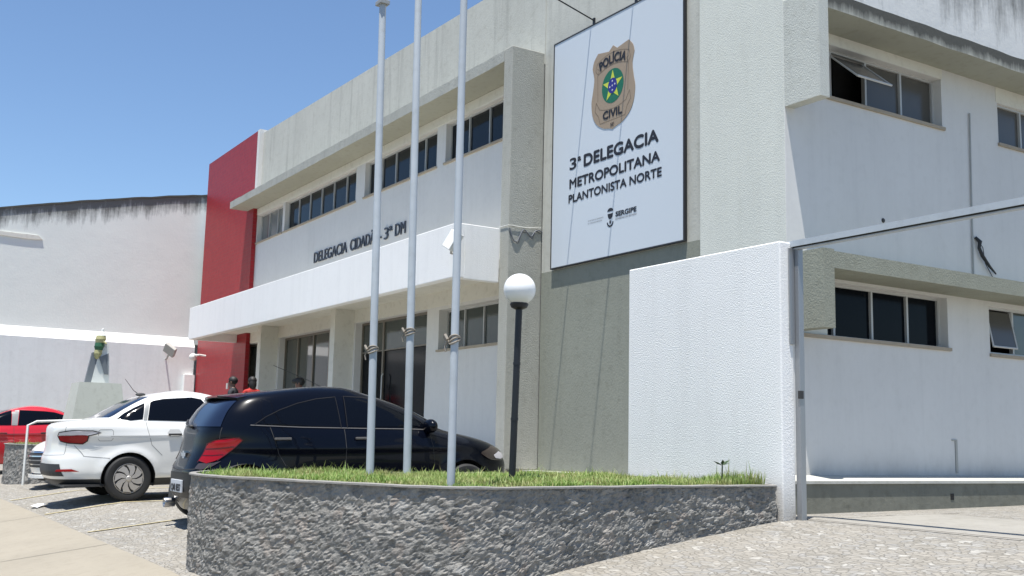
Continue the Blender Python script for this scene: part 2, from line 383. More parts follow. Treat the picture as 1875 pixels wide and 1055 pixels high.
g = obj('ground', mb, M['asphalt'], smooth=True, fix=False); g.data.flip_normals(); tag(g, kind='structure')
tag(sheet('parking_paving', -40, -6.62, 2.5, 9.42, -.004, M['cobble'], .25), kind='structure')
tag(sheet('driveway_paving', -6.62, 4, -1.2, 7.25, -.004, M['cobble'], .25), kind='structure')
tag(sheet('driveway_concrete', -8.25, 4, 7.25, 9.1, -.004, M['drive_slab'], .5), kind='structure')
tag(sheet('sidewalk', -40, -6.62, -.6, 2.5, 0, M['slab'], .25), kind='structure')
tag(sheet('yard_paving', -8.25, 4, 9.1, 24, -.006, M['cobble'], .5), kind='structure')
# pavement joints (one painted-thin groove sheet) and parking lines
mb = MB()
def strip(mb, pts, wd, dz):
    for i in range(len(pts)-1):
        a, b = Vector(pts[i]+(0,)), Vector(pts[i+1]+(0,)); n = max(1, int((b-a).length/.25)); d = (b-a).normalized(); s = Vector((-d.y, d.x, 0))*wd/2
        rows = []
        for k in range(n+1):
            p = a.lerp(b, k/n); rows.append([(p.x+s.x, p.y+s.y, gz(p.x, p.y)+dz), (p.x-s.x, p.y-s.y, gz(p.x, p.y)+dz)])
        mb.grid(rows)
for x in (-35.6, -31.6, -27.6, -23.6, -19.6, -15.7, -11.7): strip(mb, [(x-.35, -.6), (x+.25, 2.49)], .016, .004)
strip(mb, [(-40, .9), (-6.7, .9)], .012, .004)
tag(obj('sidewalk_joints', mb, M['joint'], fix=True), kind='structure')
for i, (x0, x1) in enumerate(((-12.75, -12.1), (-15.55, -15.4), (-18.7, -18.6))):
    mb = MB(); strip(mb, [(x0, 2.55), (x1, 4.3), (x1+.2, 7.2)], .09, .003)
    tag(obj('parking_line', mb, M['yellow']), kind='structure')
mb = MB(); strip(mb, [(-6.62, 7.25), (3.5, 7.30)], .035, .006)
tag(obj('gate_rail', mb, M['rust']), 'thin rusty gate rail set across the driveway', 'rail')

mb = MB(); q = [(-16.95, 2.62), (-16.75, 2.55), (-16.62, 2.62), (-16.7, 2.75), (-16.9, 2.74)]
mb.add([(x, y, gz(x, y)+.012+.03*(i % 2)) for i, (x, y) in enumerate(q)]+[(-16.8, 2.65, gz(-16.8, 2.65)+.05)], [(i, (i+1) % 5, 5) for i in range(5)])
tag(obj('paper_litter', mb, newmat('crumpled paper')[0]), 'crumpled white paper lying on the ground behind the white sedan', 'litter')
# ---------------------------------------------------------------- police station
YW, YO, XS_, XB = 9.42, 8.80, -8.25, -7.733
st = root('police_station', 'two storey white and grey station building with canopy and red tiled end wall', 'building', (-18, YW, -.44))
# front openings  (x0, x1, z0, z1)
UP = [(-28.05, -26.1, 5.18, 5.95), (-25.95, -21.52, 5.18, 5.95), (-21.05, -17.75, 5.18, 5.95), (-17.4, -14.5, 5.18, 5.95)]
DOORS = [(-28.6, -26.6, -.42, 2.43), (-25.85, -22.5, -.42, 2.43), (-21.2, -17.92, -.42, 2.43)]
WA = (-17.45, -14.75, 1.63, 2.38)
mb = MB(); wall(mb, 'y', YW, .3, -32.45, -14.2, -.44, 6.16, UP+DOORS+[WA])
obj('front_wall', mb, M['white'], st)
ptop = lambda u: 8.265+(u+27.9)*-.0235
mb = MB(); wall(mb, 'y', YW, .25, -27.92, -14.07, 6.16, 8.0, [], ztop=ptop)
mb.box(-28.0, -14.0, YW-.03, YW+.29, 0, .001)  # coping shape replaced below
mb.v = mb.v[:-8]; mb.f = mb.f[:-6]; mb.m = mb.m[:-6]
obj('parapet', mb, M['grey_hi'], st)
mb = MB(); wall(mb, 'y', YW+.012, .25, -14.07, -9.3, 2.665, 8.1, [], ztop=lambda u: ptop(u)); obj('sign_wall', mb, M['grey_hi'], st)
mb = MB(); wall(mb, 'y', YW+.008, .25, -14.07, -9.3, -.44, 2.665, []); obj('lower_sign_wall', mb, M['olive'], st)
# roof and back volume
mb = MB(); mb.box(-32.4, -8.5, YW+.3, 24, 6.0, 6.15); mb.box(-32.4, -32.2, YW+.3, 24, -.9, 6.0); mb.box(-32.4, -8.5, 23.8, 24, -.9, 6.0); mb.box(-32.2, -8.6, YW+.6, YW+.62, -.9, 6.0, 1); mb.box(-8.65, -8.63, YW+.62, 23.8, -.9, 6.0, 1)
obj('roof', mb, [M['concrete'], M['void']], st)
# eave and pier frame
def rough_edge(x0, x1, y0, y1, z0, z1, mats, name, n=90):
    mb = MB(); xs = np.linspace(x0, x1, n); rows = []
    for x in xs:
        a = .012*noise.noise((x*1.7, 0, 0)); b_ = .014*noise.noise((x*2.3, 5, 0)); c_ = .008*noise.noise((x*6, 9, 0))
        rows.append([(x, y1, z0), (x, y0, z0+a), (x, y0+c_, z1+b_+c_), (x, y1, z1+.015)])
    mb.grid([r[0:2] for r in rows], 1); mb.grid([r[1:3] for r in rows], 0); mb.grid([r[2:4] for r in rows], 0)
    mb.add(rows[0], [(0, 1, 2, 3)], 0); mb.add(rows[-1], [(3, 2, 1, 0)], 0)
    return obj(name, mb, mats, st, fix=True)
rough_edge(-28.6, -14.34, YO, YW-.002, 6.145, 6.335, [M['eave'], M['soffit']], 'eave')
mb = MB(); mb.bbox(-14.34, -14.086, YO, YW+.02, -.44, 6.35, .012); obj('frame_pier', mb, M['grey_pier'], st)
mb = MB(); mb.box(-28.35, -14.36, YW-.012, YW, 5.965, 6.14); obj('lintel_band', mb, M['cream'], st)
# red tiled end wall
mb = MB(); mb.box(-32.6, -28.10, 9.30, YW-.003, -.95, 8.33); mb.box(-28.098, -27.925, 9.302, YW+.3, 6.3, 8.35, 1); obj('red_tile_wall', mb, [M['tile'], M['white']], st)
# grey corner column, side frames
mb = MB(); mb.bbox(-9.66, -8.252, YO, YW+.02, -.62, 8.3, .01); obj('corner_column', mb, M['grey_col'], st)
SH = [(9.0, 11.64, 4.07, 4.715), (12.83, 15.8, 4.07, 4.63), (9.02, 11.61, 1.25, 1.88), (12.46, 15.4, 1.235, 1.85)]
mb = MB(); wall(mb, 'x', XS_, .25, YO+.002, 24, -.62, 5.02, SH); obj('side_wall', mb, M['white'], st)
mb = MB(); wall(mb, 'x', XS_, .25, YO+.3, 24, 5.02, 6.27, []); obj('side_parapet', mb, M['parapet_mould'], st)
mb = MB(); mb.box(XS_-.002, XB, YO, 8.95, 3.81, 5.06); obj('upper_frame_block', mb, M['block'], st)
mb = MB(); ys = np.linspace(8.95, 24, 150); rows = []
for y in ys:
    b_ = .012*noise.noise((y*2.3, 5, 3)); rows.append([(XS_, y, 4.85), (XB, y, 4.85+b_*.7), (XB, y, 5.04+b_), (XS_, y, 5.05)])
mb.grid([r[0:2] for r in rows], 1); mb.grid([r[1:3] for r in rows], 0); mb.grid([r[2:4] for r in rows], 0)
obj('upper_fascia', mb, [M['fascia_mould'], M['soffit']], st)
mb = MB(); mb.box(XS_-.002, XB, YO, 8.97, 1.265, 2.12); mb.box(XS_-.002, XB, 8.97, 24, 1.915, 2.10); obj('lower_frame', mb, M['frame_low'], st)
mb = MB(); mb.prism([(XS_, -.30), (-7.82, -.345), (-7.82, -.375), (XS_, -.375)], 'y', 8.2, 24); obj('step_edge', mb, M['step_top'], st)
mb = MB(); mb.box(XS_, -7.84, 8.22, 24, -.75, -.375); mb.box(-7.841, -7.836, 10.97, 11.03, -.56, -.49, 1); obj('side_step', mb, [M['step'], M['void']], st)
mb = MB(); mb.box(-14.34, -8.26, 9.15, YW+.1, -.95, -.445); mb.box(-32, -14.6, 7.45, YW, -1.0, -.445); obj('front_plinth', mb, M['step_top'], st)
# canopy
XC = -14.345
mb = MB(); mb.bbox(-29.0, XC, 8.0, 8.16, 2.5, 3.36, .012); mb.box(-29.0, XC, 8.16, YW-.004, 2.72, 2.86, 1); mb.bbox(XC-.13, XC+.001, 8.155, YO+.0, 2.485, 3.36, .01)
mb.box(-29.0, -28.88, 8.16, YW-.1, 2.5, 3.34); obj('canopy', mb, [M['white_stucco'], M['cream']], st)
for x0, x1 in ((-26.2, -25.95), (-21.53, -21.28)):
    mb = MB(); mb.box(x0, x1, 8.97, YW-.002, -.44, 2.718); obj('canopy_fin', mb, M['cream'], st)
mb = MB(); mb.box(-28.8, -14.4, YW-.01, YW, 2.44, 2.72); obj('canopy_band', mb, M['cream'], st)

def win_front(x0, x1, z0, z1, panes, yg, pane, frame, sill=True, name='window', fr=.035, hbar=None, mullw=.028):
    mb = MB(); y0, y1 = yg-.03, yg+.02
    mb.box(x0, x1, y0, y1, z1-fr, z1); mb.box(x0, x1, y0, y1, z0, z0+fr); mb.box(x0, x0+fr, y0, y1, z0+fr, z1-fr); mb.box(x1-fr, x1, y0, y1, z0+fr, z1-fr)
    xs = panes if isinstance(panes, (list, tuple)) else [x0+(x1-x0)*k/panes for k in range(1, panes)]
    for x in xs: mb.box(x-mullw/2, x+mullw/2, y0-.004, y1, z0+fr, z1-fr)
    if hbar: mb.box(x0+fr, x1-fr, y0+.006, y1, hbar-.016, hbar+.016)
    f = obj(name, mb, frame, st)
    mb = MB(); ed = [x0+fr]+list(xs)+[x1-fr]
    for a, b in zip(ed[:-1], ed[1:]):                      # each pane tilted a hair, as real panes are
        t = random.uniform(-.003, .003); s = random.uniform(-.003, .003)
        mb.add([(a, yg+t, z0), (b, yg-t, z0), (b, yg-t+s, z1), (a, yg+t+s, z1)], [(0, 1, 2, 3)])
    obj('pane', mb, pane, f)
    if sill:
        mb = MB(); mb.box(x0-.03, x1+.03, YW-.035, YW+.12, z0-.035, z0+.004); obj('sill', mb, M['sill'], f)
    return f
win_front(*UP[0], 3, 9.56, M['glass_curtain'], M['alu'])
win_front(*UP[1], 6, 9.55, M['glass_blue'], M['alu'])
win_front(*UP[2], 5, 9.55, M['glass_blue'], M['alu'])
win_front(*UP[3], 4, 9.55, M['glass_blue'], M['alu'])
win_front(*WA, 4, 9.62, M['glass_lobby'], M['alu'])
win_front(*DOORS[0], 3, 9.6, M['glass_lobby'], M['bronze'], False, 'glazed_opening', .05)
win_front(*DOORS[1], [-24.95, -23.95, -22.98], 9.6, M['glass_lobby'], M['bronze'], False, 'glazed_opening', .05, mullw=.06)
f = win_front(*DOORS[2], [-20.12, -18.95], 9.6, M['glass_dark'], M['bronze'], False, 'entrance_door', .05, mullw=.07)
mb = MB(); mb.add([(-21.15, 9.59, 1.8), (-17.97, 9.59, 1.8), (-17.97, 9.592, 2.38), (-21.15, 9.592, 2.38)], [(0, 1, 2, 3)]); obj('transom_pane', mb, M['glass_lobby'], f)
mb = MB(); mb.box(-21.15, -17.97, 9.56, 9.588, 1.775, 1.80); obj('transom_bar', mb, M['bronze'], f)
mb = MB(); mb.tube([(-19.98, 9.53, .4), (-19.98, 9.5, .44), (-19.98, 9.5, 1.26), (-19.98, 9.53, 1.30)], .015, 8); obj('handle', mb, M['alu'], f)
def win_side(y0, y1, z0, z1, ys, xg, pane, frame, open_first=None):
    mb = MB(); fr = .03; x0, x1 = xg-.02, xg+.03
    mb.box(x0, x1, y0, y1, z1-fr, z1); mb.box(x0, x1, y0, y1, z0, z0+fr); mb.box(x0, x1, y0, y0+fr, z0+fr, z1-fr); mb.box(x0, x1, y1-fr, y1, z0+fr, z1-fr)
    for y in ys: mb.box(x0, x1+.004, y-.016, y+.016, z0+fr, z1-fr)
    f = obj('window', mb, frame, st); mb = MB(); ed = [y0+fr]+list(ys)+[y1-fr]
    for i, (a, b) in enumerate(zip(ed[:-1], ed[1:])):
        if open_first == i: continue
        t = random.uniform(-.002, .002); mb.add([(xg+t, a, z0), (xg-t, b, z0), (xg-t, b, z1), (xg+t, a, z1)], [(0, 1, 2, 3)])
    obj('pane', mb, pane, f)
    mb = MB(); mb.box(XS_-.12, XS_+.03, y0-.02, y1+.03, z0-.035, z0+.004); obj('sill', mb, M['sill'], f)
    if open_first is not None:
        a, b = ed[open_first]+.01, ed[open_first+1]-.01; mb = MB()
        zt, zb, out = (z1-fr-.02, z0+.22, .42) if y0 < 10 else (z1-fr-.02, z0+.10, .09)
        mb.add([(xg, a, zt), (xg, b, zt), (xg+out, b, zb), (xg+out, a, zb)], [(0, 1, 2, 3)], 1)
        mb.tube([(xg+out, a, zb), (xg+out, b, zb)], .014, 6, 0); mb.tube([(xg, a, zt), (xg+out, a, zb)], .012, 6, 0); mb.tube([(xg, b, zt), (xg+out, b, zb)], .012, 6, 0)
        obj('open_sash', mb, [M['alu'], M['glass_brown']], f)
    return f
win_side(*SH[0], [9.7, 10.33, 10.99], -8.4, M['glass_brown'], M['alu'], 1)
win_side(*SH[1], [13.4, 14.1, 14.9], -8.32, M['glass_brown'], M['alu'])
win_side(*SH[2], [9.68, 10.34, 10.99], -8.4, M['glass_dark'], M['alu'])
win_side(*SH[3], [13.02, 13.7, 14.5], -8.32, M['glass_lobby'], M['alu'], 0)
for y0, y1, z0, z1 in ((9.0, 11.66, 4.72, 4.848), (12.8, 16, 4.64, 4.848)):
    mb = MB(); mb.box(XS_, XS_+.006, y0, y1, z0, z1); obj('lintel_band', mb, M['cream'], st)

# ---------------------------------------------------------------- lettering
def text(s, x0, x1, zb, cap, y, m, parent=None, name='lettering', ext=0., bold=.012, fat=0., width=True, mb_only=False, centre=None):
    cu = bpy.data.curves.new('t', 'FONT'); cu.body = s; cu.size = 1; cu.offset = bold; cu.extrude = 0; cu.resolution_u = 6
    o = bpy.data.objects.new('t', cu); C.objects.link(o); dg = bpy.context.evaluated_depsgraph_get()
    me = bpy.data.meshes.new_from_object(o.evaluated_get(dg)); bpy.data.objects.remove(o)
    vs = np.array([v.co[:] for v in me.vertices]); fs = [tuple(p.vertices) for p in me.polygons]
    bpy.data.meshes.remove(me); bpy.data.curves.remove(cu)
    a, b = vs[:, 0].min(), vs[:, 0].max(); k = cap/.729
    sx = (x1-x0)/(b-a)
    mb = MB(); pts = [(x0+(v[0]-a)*sx, y, zb+v[1]*k) for v in vs]
    if ext == 0:
        mb.add(pts, fs)
        if fat:
            for q, (dx, dz) in enumerate(((fat, 0), (-fat, 0), (0, fat), (0, -fat))): mb.add([(p[0]+dx, p[1]-.0002*(q+1), p[2]+dz) for p in pts], fs)
    else:
        n = len(pts); mb.add(pts+[(p[0], y+ext, p[2]) for p in pts], fs)
        from collections import Counter
        ec = Counter(tuple(sorted((f[i], f[(i+1) % len(f)]))) for f in fs for i in range(len(f)))
        mb.add(mb.v[:], [(f[i], f[(i+1) % len(f)], f[(i+1) % len(f)]+n, f[i]+n) for f in fs for i in range(len(f)) if ec[tuple(sorted((f[i], f[(i+1) % len(f)])))] == 1])
    if mb_only: return mb
    return obj(name, mb, m, parent, fix=False)
t = root('wall_lettering', 'dark raised letters reading DELEGACIA CIDADÃ - 3ª DM on the white wall above the canopy', 'sign', (-21.4, YW, 4.07))
for s, a, b in (('DELEGACIA', -23.75, -21.83), ('CIDADÃ', -21.65, -20.39), ('-', -20.18, -20.07), ('3ª', -19.92, -19.56), ('DM', -19.41, -18.95)):
    text(s, a, b, 4.07, .265, YW-.03, M['letter'], t, 'word', .026, 0.)

# ---------------------------------------------------------------- sign board
SY = 9.375
sb = root('sign_board', 'large white station signboard with black text and tan police badge, hung on the grey wall', 'sign', (-12.16, SY, 2.67))
sx0, sx1, sz0, sz1 = -13.735, -10.585, 2.675, 6.375
mb = MB(); mb.box(sx0+.02, sx1-.02, SY, SY+.03, sz0+.02, sz1-.02); obj('panel', mb, M['signwhite'], sb)
mb = MB(); mb.box(sx0, sx1, SY-.006, SY+.035, sz0, sz0+.02); mb.box(sx0, sx1, SY-.006, SY+.035, sz1-.02, sz1); mb.box(sx0, sx0+.02, SY-.006, SY+.035, sz0+.02, sz1-.02); mb.box(sx1-.028, sx1, SY-.006, SY+.035, sz0+.02, sz1-.02); obj('edge_frame', mb, M['signframe'], sb)
e1 = SY-.003
text('3', -13.25, -13.07, 4.185, .185, e1, M['ink'], sb, 'numeral', bold=.022); text('ª', -13.04, -12.95, 4.185, .175, e1, M['ink'], sb, 'numeral', bold=.02)
text('DELEGACIA', -12.87, -11.13, 4.17, .185, e1, M['ink'], sb, 'word', bold=0, fat=.012)
text('METROPOLITANA', -13.24, -11.10, 3.887, .15, e1, M['ink'], sb, 'word', bold=0, fat=.009)
text('PLANTONISTA NORTE', -13.26, -11.06, 3.66, .13, e1, M['ink'], sb, 'word', bold=0, fat=.007)
text('SERGIPE', -12.08, -11.6, 3.255, .072, e1, M['ink'], sb, 'word', bold=.04)
text('GOVERNO DO ESTADO', -12.08, -11.6, 3.205, .026, e1, M['ink_soft'], sb, 'word', bold=.01)
text('SECRETARIA DA SEGURANÇA', -12.75, -12.37, 3.285, .02, e1, M['ink_soft'], sb, 'word', bold=.0)
text('E CIDADANIA', -12.75, -12.4, 3.245, .02, e1, M['ink_soft'], sb, 'word', bold=.0)
cx, cz = -12.17, 5.255
half = [(0, .625), (.10, .555), (.22, .575), (.37, .60), (.47, .50), (.505, .39), (.46, .22), (.49, .02), (.525, -.14), (.50, -.33), (.41, -.49), (.24, -.60), (.10, -.635), (0, -.665)]
def smoothp(pts, k=4):
    out = []
    for i in range(len(pts)-1):
        p0 = pts[max(0, i-1)]; p1 = pts[i]; p2 = pts[i+1]; p3 = pts[min(len(pts)-1, i+2)]
        for j in range(k):
            u = j/k; out.append(tuple(.5*((2*b)+(-a+c)*u+(2*a-5*b+4*c-d)*u*u+(-a+3*b-3*c+d)*u**3) for a, b, c, d in zip(p0, p1, p2, p3)))
    return out+[pts[-1]]
hp = [half[0], half[1], half[2], half[3]]+smoothp(half[3:6], 3)[1:]+smoothp(half[5:], 4)[1:]
shield = [(cx+x, cz+z) for x, z in hp]+[(cx-x, cz+z) for x, z in hp[::-1][1:-1]]
mb = MB(); mb.prism(shield, 'y', SY-.006, SY-.001); em = obj('badge', mb, M['gold'], sb)
e2 = SY-.008
def disc(rx, rz, y, m, name, n=40):
    mb = MB(); mb.add([(cx+rx*math.cos(2*math.pi*i/n), y, cz+rz*math.sin(2*math.pi*i/n)) for i in range(n)], [tuple(range(n))]); return obj(name, mb, m, em)
disc(.262, .262, e2, M['bgreen'], 'green_disc')
mb = MB(); sp = []
for i in range(10):
    r_ = .245 if i % 2 == 0 else .098; a = math.pi/2+i*math.pi/5; sp.append((cx+r_*math.cos(a), e2-.002, cz+r_*math.sin(a)))
mb.add([(cx, e2-.002, cz)]+sp, [(0, 1+i, 1+(i+1) % 10) for i in range(10)]); obj('star', mb, M['byellow'], em)
disc(.108, .118, e2-.004, M['bblue'], 'blue_disc')
for dx, dz in ((0, .07), (0, 0), (.06, .01), (-.06, -.01), (0, -.07)):
    vs = []; mb = MB()
    for i in range(8):
        r_ = .02 if i % 2 == 0 else .008; a = math.pi/2+i*math.pi/4; vs.append((cx+dx+r_*math.cos(a), e2-.006, cz+dz+r_*math.sin(a)))
    mb.add(vs, [tuple(range(8))]); obj('small_star', mb, M['bwhite'], em)
def arcband(r0, r1, a0, a1, zc, n=24):
    return [(cx+r*math.cos(R(a)), e2, cz+zc+r*math.sin(R(a))) for r in (r0, r1) for a in np.linspace(a0, a1, n)]
mb = MB()
def line(pts, wd=.007):
    for (a, b) in zip(pts[:-1], pts[1:]):
        d = Vector((b[0]-a[0], 0, b[1]-a[1])).normalized(); s = Vector((-d.z, 0, d.x))*wd/2
        mb.add([(cx+a[0]+s.x, e2, cz+a[1]+s.z), (cx+b[0]+s.x, e2, cz+b[1]+s.z), (cx+b[0]-s.x, e2, cz+b[1]-s.z), (cx+a[0]-s.x, e2, cz+a[1]-s.z)], [(0, 1, 2, 3)])
ar = lambda r, a0, a1, zc: [(r*math.cos(R(a)), zc+r*math.sin(R(a))) for a in np.linspace(a0, a1, 12)]
line(ar(.95, 66, 114, -.43)); line(ar(.95, 68, 112, -.62)); line([(.385, .44), (.42, .33), (.36, .26), (.33, .33), (.38, .36)]); line([(-.385, .44), (-.42, .33), (-.36, .26), (-.33, .33), (-.38, .36)])
line(ar(.95, -70, -110, .60)); line([(-.30, -.52), (.30, -.52)]); line([(-.32, -.29), (-.40, -.17), (-.43, -.30), (-.34, -.40), (-.30, -.52)]); line([(.32, -.29), (.40, -.17), (.43, -.30), (.34, -.40), (.30, -.52)])
line([(.37, .25), (.36, -.16)], .008); line([(-.37, .25), (-.36, -.16)], .008)
obj('ribbon_lines', mb, M['gold_line'], em)
# arched word at the top, flat word below
mbt = text('POLÍCIA', -.32, .32, 0, .14, 0, None, mb_only=True, bold=0, fat=.008)
mb = MB(); Rr = .95
mb.add([(cx+(Rr-.055+v[2]-.0)*math.sin(v[0]/Rr), e2-.002+v[1], cz-.54+(Rr-.055+v[2])*math.cos(v[0]/Rr)) for v in mbt.v], mbt.f); obj('word', mb, M['ink'], em, fix=False)
text('CIVIL', cx-.225, cx+.225, cz-.475, .12, e2-.002, M['ink'], em, 'word', bold=0, fat=.008)
text('SE', cx-.045, cx+.045, cz-.62, .055, e2-.002, M['ink'], em, 'word', bold=.02)
# state crest under the text
mb = MB(); qx, qz = -12.205, 3.27
mb.add([(qx+.07*math.cos(a), e1, qz+.085+.05*math.sin(a)) for a in np.linspace(0, math.pi, 14)], [tuple(range(14))])
mb.add([(qx-.065, e1, qz+.05), (qx+.065, e1, qz+.05), (qx+.05, e1, qz+.0), (qx+.02, e1, qz-.03), (qx-.02, e1, qz-.03), (qx-.05, e1, qz)], [(0, 1, 2, 3, 4, 5)])
vs = [(qx+r*math.cos(a), e1, qz-.07+r*math.sin(a)) for r in (.055, .08) for a in np.linspace(math.pi*1.02, math.pi*1.98, 12)]
mb.add(vs, [(i, i+1, 13+i, 12+i) for i in range(11)]); mb.add([(qx+.02*math.cos(a), e1, qz-.075+.028*math.sin(a)) for a in np.linspace(0, 2*math.pi, 12)[:-1]], [tuple(range(11))])
obj('state_crest', mb, M['ink'], sb)
# spot arms over the sign
for i, (x, z, lab) in enumerate(((-12.72, 6.44, 'thin black spotlight arm above the left half of the signboard'), (-11.69, 6.44, 'thin black spotlight arm above the middle of the signboard'))):
    t = root('spotlight_arm', lab, 'light bracket', (x, YW, z), group='spotlight arms over the signboard')
    mb = MB(); mb.tube([(x, YW, z+.02), (x, 7.9, z+.40)], .011, 8); obj('arm', mb, M['black_iron'], t)
    mb = MB(); mb.box(x-.02, x+.02, YW-.015, YW+.01, z-.08, z+.06); obj('wall_plate', mb, M['black_iron'], t)
    mb = MB(); mb.bbox(x-.07, x+.07, 7.80, 7.92, z+.34, z+.46, .01); obj('lamp_head', mb, M['lampbody'], t)

# ---------------------------------------------------------------- wall fittings
t = root('floodlight', 'white box floodlight fixed to the front corner of the canopy behind the third pole', 'floodlight', (-14.3, 8.0, 2.95), group='floodlights')
mb = MB(); mb.bbox(-.125, .125, -.06, .06, -.15, .15, .012)
for i, v in enumerate(mb.v):
    p = Matrix.Rotation(R(24), 3, 'Y') @ (Matrix.Rotation(R(-20), 3, 'X') @ Vector(v)); mb.v[i] = tuple(p+Vector((-14.17, 7.85, 3.02)))
obj('housing', mb, M['lampwhite'], t); mb = MB(); mb.tube([(-14.19, 7.86, 3.0), (-14.35, 7.92, 2.86), (-14.38, 8.02, 2.86)], .018, 8); obj('bracket', mb, M['lampbody'], t)
mb = MB(); mb.tube([(-14.38, 7.985, 2.86), (-14.37, 7.985, 2.7), (-14.38, 7.985, 2.52)], .010, 6); obj('cable', mb, M['cablewhite'], t)
t = root('floodlight', 'grey square floodlight tilted out from the old white wall', 'floodlight', (-32.9, 8.4, 2.5), group='floodlights')
mb = MB(); mb.bbox(-.19, .19, -.06, .06, -.17, .17, .02)
for i, v in enumerate(mb.v):
    p = Matrix.Rotation(R(40), 3, 'X') @ Vector(v); p = Matrix.Rotation(R(35), 3, 'Y') @ p; p = Matrix.Rotation(R(55), 3, 'Z') @ p; mb.v[i] = tuple(p+Vector((-32.3, 8.4, 2.45)))
obj('housing', mb, M['lampbody'], t); mb = MB(); mb.tube([(-33.05, 8.4, 2.2), (-32.6, 8.4, 2.2), (-32.3, 8.4, 2.4)], .025, 8); obj('bracket', mb, M['lampbody'], t)
t = root('security_camera', 'small white dome camera on an arm at the edge of the red tiled wall', 'camera', (-32.2, 9.26, 2.25))
mb = MB(); mb.tube([(-31.6, 9.27, 2.28), (-31.6, 9.08, 2.3), (-31.9, 9.0, 2.3)], .03, 8); obj('arm', mb, M['lampwhite'], t)
mb = MB(); mb.ball((-31.95, 9.0, 2.25), .12, .12, .11); obj('dome', mb, M['lampwhite'], t, smooth=True)
mb = MB(); mb.box(-29.40, -29.24, 9.24, 9.258, 1.24, 1.40); tag(obj('notice', mb, M['cup']), 'small pale notice fixed on the red tiled wall', 'notice')
def smoothp2(pts, k=4):
    out = []
    for i in range(len(pts)-1):
        p0 = pts[max(0, i-1)]; p1 = pts[i]; p2 = pts[i+1]; p3 = pts[min(len(pts)-1, i+2)]
        for j in range(k):
            u = j/k; out.append(tuple(.5*((2*b)+(-a+c)*u+(2*a-5*b+4*c-d)*u*u+(-a+3*b-3*c+d)*u**3) for a, b, c, d in zip(p0, p1, p2, p3)))
    return out+[pts[-1]]
t = root('cable', 'white cable across the grey pier, over a wavy cable shadow modelled as grey strands', 'cable', (-14.07, 9.1, 3.4))
mb = MB(); pts = [(-14.07, y, z) for y, z in smoothp2([(8.81, 3.329), (8.839, 3.242), (8.885, 3.151), (8.929, 3.126), (8.973, 3.154), (9.014, 3.241), (9.048, 3.306), (9.083, 3.336), (9.128, 3.311), (9.173, 3.269), (9.227, 3.242), (9.262, 3.287), (9.297, 3.332), (9.36, 3.356), (9.405, 3.346), (9.436, 3.324), (9.452, 3.275)])]
mb.tube(pts, .010, 6); mb.tube([(p[0]-.004, p[1]+.01, p[2]-.018-.02*math.sin(i*.5)) for i, p in enumerate(pts)], .007, 6); obj('wavy_shadow', mb, M['ink_soft'], t)  # grey tubes model the shadow that a loose cable casts here
mb = MB(); mb.tube([(-14.36, YO-.012, 3.38), (-14.07, YO-.012, 3.375), (-14.07, 9.1, 3.37), (-14.07, 9.41, 3.40)], .006, 6); obj('straight_strand', mb, M['cablewhite'], t)
mb = MB(); mb.tube([(XS_+.02, 12.19, 4.36), (XS_+.02, 12.16, 3.2), (XS_+.02, 12.14, 2.11)], .011, 8)
tag(obj('conduit', mb, M['lampbody']), 'thin grey vertical conduit on the upper side wall', 'pipe')
mb = MB(); mb.tube([(XS_+.01, 12.22, 2.72), (XS_+.05, 12.26, 2.66), (XS_+.04, 12.25, 2.58), (XS_+.05, 12.3, 2.48), (XS_+.06, 12.42, 2.36), (XS_+.03, 12.6, 2.28)], [.02, .028, .022, .024, .018, .01], 8)
mb.tube([(XS_+.02, 12.24, 2.7), (XS_+.02, 12.36, 2.6), (XS_+.03, 12.38, 2.4), (XS_+.03, 12.62, 2.12)], .005, 6)
tag(obj('hanging_cable', mb, M['black_iron']), 'short thick black cable end hanging out of the side wall', 'cable')
mb = MB(); mb.lathe([(.0001, .012), (.022, .012), (.03, .0)], (XS_, 10.44, 2.71), 'x', 12); tag(obj('wall_plug', mb, M['trim']), 'small dark plugged hole in the side wall', 'wall plug')
mb = MB(); mb.box(XS_, XS_+.012, 11.66, 11.70, -.27, .12); mb.box(XS_, XS_+.012, 11.60, 11.70, .12, .135); tag(obj('drain_pipe', mb, M['lampbody']), 'faint grey outlet pipe at the foot of the side wall', 'pipe')

# ---------------------------------------------------------------- gate wall and gate frame
mb = MB(); mb.bbox(-8.78, -6.645, 7.0, 7.16, -1.0, 1.815, .012); tag(obj('gate_wall', mb, M['white_stucco']), 'short white rough stucco wall behind the planter, beside the driveway', 'wall')
t = root('sliding_gate', 'grey steel gate frame of post and long top rail beside the white wall', 'gate', (-6.6, 7.1, -.63))
mb = MB(); mb.bbox(-6.643, -6.583, 7.165, 7.225, -.63, 1.76, .004); obj('post', mb, M['steel'], t); mb = MB(); mb.box(-6.643, -6.628, 7.10, 7.16, .9, 1.76); obj('track_channel', mb, M['steel'], t); mb = MB(); mb.box(-1.5, -1.42, 7.165, 7.225, -.63, 1.76); obj('post', mb, M['steel'], t)
mb = MB(); mb.box(-6.68, -1.4, 7.13, 7.23, 1.793, 1.825); mb.box(-6.64, -1.4, 7.13, 7.138, 1.772, 1.793, 0); mb.box(-6.64, -1.4, 7.15, 7.22, 1.762, 1.79, 1); mb.box(-6.64, -1.4, 7.155, 7.215, 1.752, 1.762, 0); obj('top_rail', mb, [M['galv'], M['trim']], t)
mb = MB(); mb.bbox(-6.60, -6.574, 7.15, 7.20, .42, .49, .004); obj('latch', mb, M['trim'], t)

